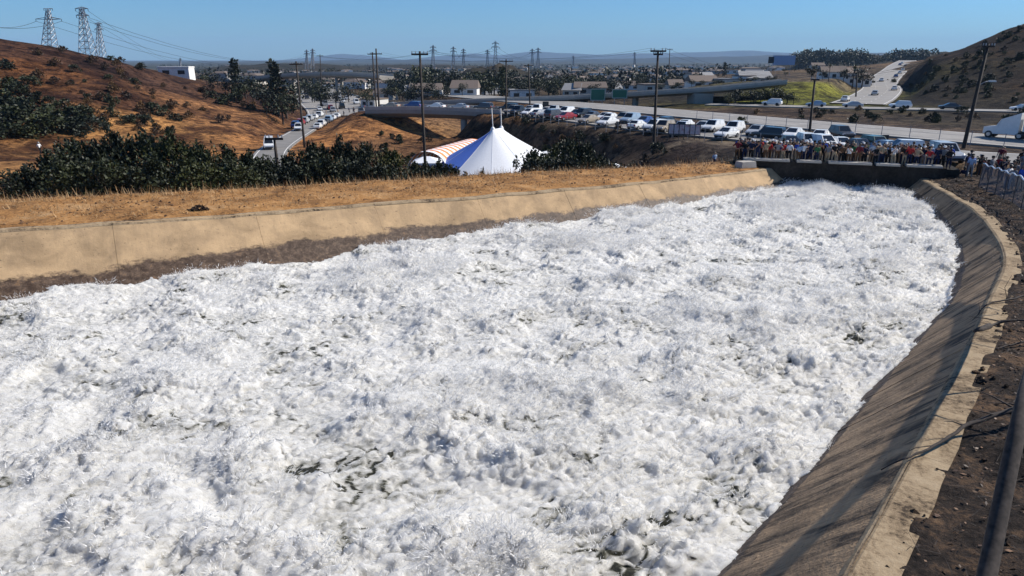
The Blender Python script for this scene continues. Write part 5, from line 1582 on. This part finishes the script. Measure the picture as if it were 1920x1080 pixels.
def put_person(x, y, z, rz, where, grp, poses, h=None, force=None, group_tone=None):
    for tr_ in range(400):
        pose = RP2.choice(poses); sh = force or RP2.choice(group_tone or list(CLOTH)); tr2 = RP2.choice(['navy', 'black', 'tan', 'grey', 'navy', 'black', 'brown'])
        hd = RP2.choice(list(HAIR) + ['white cap', 'black cap', 'dark hair', 'dark hair', 'brown hair', 'dark hair'])
        lab = f'person in {sh} top, {tr2} trousers, {hd}, {POSE_W[pose]} {where}'
        if lab not in used_lab: break
    used_lab.add(lab)
    pr = PEO[pose]
    if pr.name in PUSED: o = copy_tree(pr)
    else: o = pr; PUSED.add(pr.name)
    s = h or RP2.uniform(.93, 1.05)
    o.location = (x, y, z); o.scale = (s * RP2.uniform(.95, 1.12), s * RP2.uniform(.95, 1.12), s); o.rotation_euler = (0, 0, rz)
    tag(o, lab, 'person', grp)
    sk = RP2.choice(SKIN[:2] + SKIN[:2] + SKIN[2:])
    for q_ in KIDS.get(o.name, []):
        if q_.type != 'MESH': continue
        mats = [sk, CLOTH[sh], CLOTH[tr2], CLOTH['black']] if len(q_.data.materials) == 4 else [sk] if q_.name.startswith('nose') else [HAIR[hd] if hd in HAIR else HAIR['dark hair']] if q_.name.startswith('hair') else None
        if mats:
            for i_, m_ in enumerate(mats):
                q_.material_slots[i_].link = 'OBJECT'; q_.material_slots[i_].material = m_
    if 'cap' in hd:
        c = link('cap', CAP, o); c.material_slots[0].link = 'OBJECT'; c.material_slots[0].material = CLOTH[hd.split()[0]]
    return o
tones = ['black', 'navy', 'black', 'grey', 'royal blue', 'white', 'maroon', 'navy', 'brown', 'green', 'black', 'navy', 'red', 'pale blue', 'black', 'brown', 'grey', 'tan']
ang_face = math.atan2(_en.y, _en.x) + math.pi / 2
for k in range(116):
    row = k % 4
    f = ((k // 4) + .5 + RP2.uniform(-.4, .4)) / 29
    p = WL + _ed * (f * (Lw + 1.0) - .2) - _en * (.95 + row * .85 + RP2.uniform(-.15, .25))
    put_person(p.x, p.y, DECK_Z, ang_face + RP2.uniform(-.5, .5), 'behind the end wall', 'crowd behind the end wall', ['stand', 'photo', 'lean', 'hips', 'stand', 'point'], group_tone=tones)

# ================================================================== FENCE ON THE RIGHT BANK
def bank_z(x, y):
    """height of the right bank (or the ground beyond it)"""
    d = np.hypot(BANKR[:, :, 0] - x, BANKR[:, :, 1] - y)
    i = np.unravel_index(np.argmin(d), d.shape)
    if d[i] < 1.0 and i[1] < BANKR.shape[1] - 3: return float(BANKR[i][2])
    return ground_z(x, y)
fe = empty('guard_fence', (0, 0, 0)); tag(fe, 'chain link fence with dark posts and bright wavy top rail along the bank', 'fence')
fs_ = np.linspace(RS[-1] - 7.5, RS[-1] - 31, 15)
FP = []
for s in fs_:
    p, n = lerp_line(RS, RC, RN, s)
    x, y = p[0] - n[0] * 2.7, p[1] - n[1] * 2.7
    FP.append(Vector((x, y, bank_z(x, y))))
FH = 1.75
for p in FP:
    m = MB(); m.tube([p - Vector((0, 0, .4)), p + Vector((0, 0, FH + .05))], .032, 6); m.build('post', M['sign_dark'], fe)
m = MB(); pts = []
for k in range(len(FP) - 1):
    for j in range(6):
        q_ = FP[k].lerp(FP[k + 1], j / 6); pts.append(q_ + Vector((0, 0, FH + .06 * math.sin((k * 6 + j) * 1.3) - .02)))
m.tube(pts, .045, 6); m.build('top_rail', M['steel_bright'], fe, smooth=True)
m = MB()
for k in range(len(FP) - 1):
    a, b = FP[k], FP[k + 1]
    nd = 14
    for j in range(-nd, nd):
        for sg in (1, -1):
            f0, f1 = j / nd, (j + nd) / nd
            z0, z1 = (0, 1) if sg > 0 else (1, 0)
            c0_, c1_ = max(0, f0), min(1, f1)
            if c1_ - c0_ < .02: continue
            za = z0 + (z1 - z0) * (c0_ - f0); zb = z0 + (z1 - z0) * (c1_ - f0)
            m.tube([a.lerp(b, c0_) + Vector((0, 0, .05 + za * (FH - .1))), a.lerp(b, c1_) + Vector((0, 0, .05 + zb * (FH - .1)))], .0035, 3, cap=False)
m.build('wire_mesh', M['steel'], fe)
for k in range(36):
    for _ in range(200):
        px, Y = RP2.uniform(1722, 1930), RP2.uniform(46, 60)
        p = P(px, 330, Y)
        i = int(np.argmin([abs(q_.y - Y) for q_ in FP]))
        p2, n2_ = lerp_line(RS, RC, RN, RS[int(np.argmin(np.hypot(RC[:, 0] - p.x, RC[:, 1] - Y)))])
        if -((p.x - p2[0]) * n2_[0] + (Y - p2[1]) * n2_[1]) > 3.5: break
    put_person(p.x, Y, bank_z(p.x, Y) + .02, RP2.uniform(-1.2, .4), 'behind the fence', 'crowd behind the fence', ['stand', 'photo', 'hips', 'stand', 'walk'], group_tone=tones)
for px, py in [(588, 222), (596, 240), (612, 216), (622, 222), (634, 215), (645, 219), (655, 213), (664, 216), (676, 204), (684, 207), (620, 230)]:
    h_ = hill_hit(px, py)
    if h_: put_person(h_[0], h_[1], ground_z(*h_) + .05, RP2.uniform(-3, 3), 'on the hill road', 'people on the hill road', ['walk', 'stand'], group_tone=tones)
h_ = hill_hit(77, 292)
put_person(h_[0], h_[1], ground_z(*h_), 1.2, 'on the dry path', None, ['walk'], force='white')
for px, py, c in [(1358, 297, 'pale blue'), (1400, 300, 'white'), (1408, 299, 'navy')]:
    p = PZ(px, py, 1.35); put_person(p.x, p.y + 3, max(ground_z(p.x, p.y + 3), ground_z(p.x, p.y + 3)), .3, 'beside the end wall', 'people beside the end wall', ['stand'], force=c)

# ================================================================== SIGNS AND BOARDS
def panel_board():
    a, b = hill_hit(1252, 266), hill_hit(1312, 270)
    A, B = Vector((*a, 0)), Vector((*b, 0)); B.y = A.y - 1.5; B.x = P(1312, 262, B.y).x
    A.z = ground_z(A.x, A.y); B.z = A.z
    hz = P(1280, 231, A.y).z - A.z
    t = empty('notice_board', (0, 0, 0)); tag(t, 'long board of six pale panels with faint reddish print in dark frames', 'board')
    mt = mat_dirt('faded_print', [(.40, (.72, .62, .60)), (.52, (.70, .52, .50)), (.62, (.48, .16, .15))], 1.6, 6, .001)
    for k in range(6):
        c = A.lerp(B, (k + .5) / 6); w = (B - A).length / 6
        rz_ = math.atan2(B.y - A.y, B.x - A.x)
        m = MB(); m.box((c.x, c.y, A.z + hz * .68), (w * .84, .05, hz * .52), 0, rz_); m.build('panel', mt, t)
        m = MB(); m.box((c.x, c.y + .05, A.z + hz * .68), (w * .985, .04, hz * .60), 0, rz_); m.build('frame', M['sign_dark'], t)
    for k in range(7):
        c = A.lerp(B, k / 6)
        m = MB(); m.tube([(c.x, c.y + .1, A.z - .5), (c.x, c.y + .1, A.z + hz)], .05, 6); m.build('post', M['sign_dark'], t)
panel_board()
def sign(px, pyt, pyb, wpx, Y, face, lab, border=False, base=None):
    p = P(px, (pyt + pyb) / 2, Y); w = wpx * Y / FPX; h = (pyb - pyt) * Y / FPX
    t = empty('road_sign', (p.x, Y, p.z)); tag(t, lab, 'sign')
    m = MB(); m.box((0, 0, 0), (w, .12, h)); m.build('board', face, t)
    if border:
        m = MB(); e = .12
        for z in (-h / 2 + e, h / 2 - e): m.box((0, -.07, z), (w - e, .02, .09))
        for x in (-w / 2 + e, w / 2 - e): m.box((x, -.07, 0), (.09, .02, h - 3 * e))
        m.build('border', M['sign_white'], t)
    g = base if base is not None else ground_z(p.x, Y) - .3
    for sg in (-1, 1):
        m = MB(); m.tube([(sg * w * .32, .12, g - p.z), (sg * w * .32, .12, h * .45)], .09, 6); m.build('post', M['steel'], t)
sign(1121, 167, 188, 27, 199, M['sign_green'], 'large green freeway sign with white border, the taller of a pair by the ramp', True)
sign(1162, 168, 184, 28, 197, M['sign_green'], 'wide green freeway sign with white border next to the taller one', True)
sign(1023, 191, 210, 11, 150, M['sign_dark'], 'dark back of a square road sign standing behind the parked cars')
sign(1409, 233, 243, 8, 104, M['sign_dark'], 'small dark square sign above the parked cars by the crowd')
sign(1660, 253, 262, 12, 96, M['sign_dark'], 'small dark square sign at the freeway edge behind the white wagon')
sign(1446, 107, 118, 10, 420, M['sign_dark'], 'dark billboard on posts over the far houses')
sign(1470, 105, 121, 40, 430, CLOTH['pale blue'], 'wide pale blue billboard next to the dark one over the far houses')

# wire fence along the parked cars
(s_, C_), w_ = ROADS['frontage_road']; Nn = normals2(C_, 1)
wf = empty('wire_fence', (0, 0, 0)); tag(wf, 'thin wire fence with posts along the slope below the parked cars', 'fence')
wp = []
for s in np.arange(24, s_[-1] - 3, 3.0):
    p, n = lerp_line(s_, C_, Nn, s)
    x, y = p[0] + n[0] * 7.2, p[1] + n[1] * 7.2
    if y > np.interp(x, C_[::-1, 0], C_[::-1, 1]): x, y = p[0] - n[0] * 7.2, p[1] - n[1] * 7.2
    z = ground_z(x, y); wp.append(Vector((x, y, z)))
    m = MB(); m.tube([(x, y, z - .4), (x, y, z + 1.7)], .045, 5); m.build('post', M['steel'], wf)
for hh in (.6, 1.15, 1.68):
    m = MB(); m.tube([q_ + Vector((0, 0, hh)) for q_ in wp], .012, 3); m.build('wire', M['steel'], wf)
# freeway side fence
(s_, C_), w_ = ROADS['freeway']; Nn = normals2(C_, 1)
wf = empty('wire_fence', (0, 0, 0)); tag(wf, 'tall wire fence with posts along the near edge of the freeway', 'fence')
wp = []
for s in np.arange(12, 92, 4.0):
    p, n = lerp_line(s_, C_, Nn, s)
    cand = [(p[0] + sg * n[0] * 9.4, p[1] + sg * n[1] * 9.4) for sg in (-1, 1)]
    x, y = min(cand, key=lambda c: math.hypot(*c))
    z = ground_z(x, y); wp.append(Vector((x, y, z)))
    m = MB(); m.tube([(x, y, z - .4), (x, y, z + 2.0)], .045, 5); m.build('post', M['steel'], wf)
for hh in (.7, 1.35, 1.98):
    m = MB(); m.tube([q_ + Vector((0, 0, hh)) for q_ in wp], .012, 3); m.build('wire', M['steel'], wf)

# ================================================================== NEAR BARE TREE AND ITS SHADOW
def wall_hit(px, py):
    """where a pixel's ray meets the right wall face"""
    u, f, z = ray(px, py)
    for t in np.arange(6, 60, .05):
        x, y, zz = u * t, f * t, CAM_Z + z * t
        d = np.hypot(RC[:, 0] - x, RC[:, 1] - y); i = int(np.argmin(d))
        dd = (x - RC[i, 0]) * RN[i, 0] + (y - RC[i, 1]) * RN[i, 1]
        if zz < RC[i, 2] - dd / SLOPE_R and dd > -.5: return Vector((x, y, zz))
    return None
tr_ = empty('bare_tree', (6.75, 7.4, 2.6)); tr_.location = (0, 0, 0)
tag(tr_, 'dark leafless leaning tree trunk on the bank whose shadow crosses the stained wall', 'tree')
t0, t1 = PZ(1842, 1120, 3.0), P(1922, 735, 9.6)
trunk = [t0 - (t1 - t0) * .15, t0, t0.lerp(t1, .5) + Vector((.03, 0, 0)), t1]
def proj(p):
    t = p.y * CP - (p.z - CAM_Z) * SP
    return 960 + FPX * p.x / t, 540 - FPX * (p.y * SP + (p.z - CAM_Z) * CP) / t
b0 = P(1826, 1200, 5.5)
trunk = [Vector((b0.x, b0.y - .5, 2.2)), Vector((b0.x, b0.y - .25, b0.z - .6)), b0, P(1842, 1120, 5.9), P(1884, 915, 6.8), P(1926, 725, 8.0)]
for (a, b) in [(1637, 892), (1685, 844), (1733, 776), (1781, 704), (1800, 640), (1812, 570), (1808, 500)]:
    q_ = wall_hit(a, b)
    if q_ is None: continue
    k_ = 2.0
    while k_ < 14:
        x_, y_ = proj(q_ + SUN * k_)
        if x_ >= (1842 + (1120 - y_) * .208 if y_ > 700 else 1955): break
        k_ += .05
    trunk.append(q_ + SUN * k_)
s2, T_ = smooth_poly([tuple(q_) for q_ in trunk], .5)
rr = np.interp(np.linspace(0, 1, len(T_)), [0, .12, .3, .6, 1], [.10, .085, .08, .075, .025])
m = MB(); m.tube([tuple(q_) for q_ in T_], list(rr), 10); m.build('trunk', M['bark'], tr_, smooth=True)
RB = random.Random(3)
for k in range(16):
    i = int(len(T_) * (.32 + .65 * k / 16)); p = Vector(T_[i])
    d = Vector((RB.uniform(.1, 1), RB.uniform(-.6, .8), RB.uniform(.2, 1))).normalized()
    L_ = RB.uniform(1.2, 3.0); pts = [p]
    for j in range(5):
        d = (d + Vector((RB.uniform(-.3, .3), RB.uniform(-.3, .3), RB.uniform(-.2, .2)))).normalized(); pts.append(pts[-1] + d * L_ / 5)
    m = MB(); m.tube(pts, [rr[i] * .5, rr[i] * .42, rr[i] * .34, rr[i] * .25, rr[i] * .15, .006], 6); m.build('limb', M['bark'], tr_, smooth=True)

def fallen(path, r0, r1, lab, twigs=4, seed=1, bulge=None):
    """branch lying over the coping and wall"""
    rb = random.Random(seed)
    pts = [PZ(*q_) for q_ in path]
    s3, B_ = smooth_poly([tuple(q_) for q_ in pts], .18)
    for q_ in B_: q_ += np.array([rb.uniform(-.02, .02), rb.uniform(-.02, .02), rb.uniform(-.015, .015)])
    f = np.linspace(0, 1, len(B_)); r_ = r0 + (r1 - r0) * f
    if bulge: r_ = np.interp(f, *bulge)
    t = empty('fallen_branch', (0, 0, 0)); tag(t, lab, 'branch')
    m = MB(); m.tube([tuple(q_) for q_ in B_], list(r_), 7); m.build('stem', M['bark'], t, smooth=True)
    for k in range(twigs):
        i = int(len(B_) * rb.uniform(.25, .9)); p = Vector(B_[i]); d = Vector((rb.uniform(-1, .2), rb.uniform(-.6, .9), rb.uniform(0, .35))).normalized()
        m = MB(); p1 = p + d * rb.uniform(.2, .45); p2 = p1 + (d + Vector((rb.uniform(-.5, .5), rb.uniform(-.5, .5), -.1))).normalized() * rb.uniform(.2, .5)
        m.tube([p, p1, p2], [r_[i] * .45, r_[i] * .3, .004], 5); m.build('twig', M['bark'], t)
fallen([(1990, 730, 3.25), (1915, 762, 3.2), (1815, 796, 3.02), (1770, 826, 2.93), (1700, 860, 2.86), (1650, 880, 2.62)], .075, .012, 'dark forked branch fallen across the pale coping onto the wall', 6, 4)
fallen([(1990, 596, 2.75), (1925, 600, 2.62), (1888, 602, 2.5), (1868, 606, 2.42), (1828, 622, 2.36)], .03, .1, 'dark broken branch with a thick club-like end lying over the coping', 2, 9, ([0, .45, .55, .62, .68, .74, .95, 1], [.035, .03, .06, .03, .03, .10, .10, .05]))
fallen([(1970, 628, 2.6), (1905, 644, 2.5), (1822, 668, 2.35), (1800, 690, 2.2)], .035, .01, 'thin dark bent twig lying across the coping below the club-ended branch', 3, 14)
fallen([(1960, 545, 2.4), (1900, 560, 2.3), (1850, 572, 2.22), (1812, 618, 1.85)], .04, .01, 'short dark twig hanging over the wall lip above the club-ended branch', 3, 17)

# ================================================================== GROUND LITTER, STRAW, STONES
def scatter(rows, n, seed, lo, hi, smin=0, smax=1, pw=1.0):
    r = np.random.default_rng(seed)
    nr, nc = rows.shape[:2]
    i = (nr - 2) * (smin + (smax - smin) * r.random(n)); j = lo + (hi - lo) * r.random(n) ** pw
    i0, j0 = i.astype(int), np.minimum(j.astype(int), nc - 2)
    a, b = (i - i0)[:, None], (j - j0)[:, None]
    return rows[i0, j0] * (1 - a) * (1 - b) + rows[i0 + 1, j0] * a * (1 - b) + rows[i0, j0 + 1] * (1 - a) * b + rows[i0 + 1, j0 + 1] * a * b
def blades(p, lmin, lmax, w, flat, seed):
    r = np.random.default_rng(seed); n = len(p)
    d = r.normal(0, 1, (n, 3)); d[:, 2] = np.abs(d[:, 2]) * flat + .05; d /= np.linalg.norm(d, axis=1)[:, None]
    ln = (lmin + (lmax - lmin) * r.random(n) ** 2)[:, None]
    s = np.cross(d, [0, 0, 1.0]); s /= np.linalg.norm(s, axis=1)[:, None] + 1e-9
    v = np.stack([p - s * w, p + s * w, p + d * ln + s * w * .2, p + d * ln - s * w * .2], 1).reshape(-1, 3)
    return v, np.arange(n * 4).reshape(-1, 4)
nb = BERM.shape[1]
p = scatter(BERM, 15000, 5, 2, nb - 7, 0.15, 1)
k_ = fbm(p[:, 0] / 1.6, p[:, 1] / 1.6, 3, 71) > -.12
v, f = blades(p[k_], .10, .40, .016, .5, 6)
p2_ = scatter(BERM, 4500, 15, nb - 11, nb - 5, 0.15, 1)
v2_, f2_ = blades(p2_, .15, .65, .014, 2.2, 16)
tag(link('dry_grass', np_mesh('dry_grass', np.concatenate([v, v2_]), np.concatenate([f, f2_ + len(v)]), M['straw'])), 'short dry straw covering the orange dirt strip', 'grass', kind='stuff')
p = scatter(BANKR, 9000, 8, 2.2, BANKR.shape[1] - 9, .1, 1)
v, f = leaf_cloud(len(p), [(0, 0, 0)], [(0.01, .01, .01)], .04, .13, np.random.default_rng(4))
v = (v.reshape(-1, 4, 3) * [1, 1, .45] + p[:, None] + [0, 0, .03]).reshape(-1, 3)
tag(link('leaf_litter', np_mesh('leaf_litter', v, f, M['litter'])), 'dead brown leaves littering the dark bank', 'leaves', kind='stuff')
p = scatter(BANKR, 2600, 18, 1.5, BANKR.shape[1] - 9, .1, 1)
v, f = blades(p + [0, 0, .03], .1, .5, .006, .25, 19)
tag(link('twigs', np_mesh('twigs', v, f, M['bark'])), 'small dark twigs scattered over the bank', 'twigs', kind='stuff')
p = scatter(BANKR, 900, 28, .6, BANKR.shape[1] - 9, .1, 1, 1.6)
r = np.random.default_rng(33)
ico = np.array([(1, 0, 0), (-1, 0, 0), (0, 1, 0), (0, -1, 0), (0, 0, 1), (0, 0, -1), (.6, .6, .6), (-.6, .6, .5), (.6, -.6, .5), (-.6, -.6, .6)], float)
icf = np.array([(4, 6, 8), (4, 7, 6), (4, 9, 7), (4, 8, 9), (0, 8, 6), (1, 7, 9), (2, 6, 7), (3, 9, 8), (0, 6, 2), (1, 2, 7), (1, 9, 3), (0, 3, 8)])
sz = (.015 + .085 * r.random(len(p)) ** 4)[:, None, None]
v = (ico[None] * sz * r.uniform(.6, 1.4, (len(p), 10, 1)) + p[:, None] + [0, 0, .02]).reshape(-1, 3)
f = (icf[None] + np.arange(len(p))[:, None, None] * 10).reshape(-1, 3)
tag(link('gravel', np_mesh('gravel', v, f, M['bank'])), 'dark clods and gravel on the bank', 'gravel', kind='stuff')
pc_ = scatter(BERM, 1600, 38, 1, nb - 6, .15, 1)
r = np.random.default_rng(34)
sz = (.015 + .07 * r.random(len(pc_)) ** 3)[:, None, None]
v = (ico[None] * sz * r.uniform(.6, 1.4, (len(pc_), 10, 1)) + pc_[:, None] + [0, 0, .015]).reshape(-1, 3)
f = (icf[None] + np.arange(len(pc_))[:, None, None] * 10).reshape(-1, 3)
M['clod'] = plain('brown_clod', (.13, .07, .035), .95, var=.5)
tag(link('clods', np_mesh('clods', v, f, M['clod'])), 'small brown clods scattered over the orange dirt strip', 'clods', kind='stuff')
tw = make_bush('tumbleweed', 'foliage', 900, .55, M['leaf_brown'], 610, .05, .16, 9, 6)
q_ = PZ(368, 396, 2.45); tw.location = (q_.x, q_.y + .3, 2.36); tw.scale = (1.3, 1, .55)
tag(tw, 'dark dried clump of weed lying alone on the orange dirt strip', 'weed')

# ================================================================== HAZE
HZ = True
if HZ:
    m = MB(); m.box((0, 8000, 240), (44000, 20000, 510))
    mh, N, L, b_ = new_mat('air_haze')
    N.remove(b_)
    pv = N.new('ShaderNodeVolumePrincipled')
    pv.inputs['Color'].default_value = (.46, .70, 1.0, 1); pv.inputs['Density'].default_value = 0.00006; pv.inputs['Anisotropy'].default_value = 0.0
    L.new(pv.outputs[0], N['Material Output'].inputs['Volume'])
    tag(m.build('haze', mh), 'thin pale blue haze in the air over the valley', 'haze', kind='stuff')
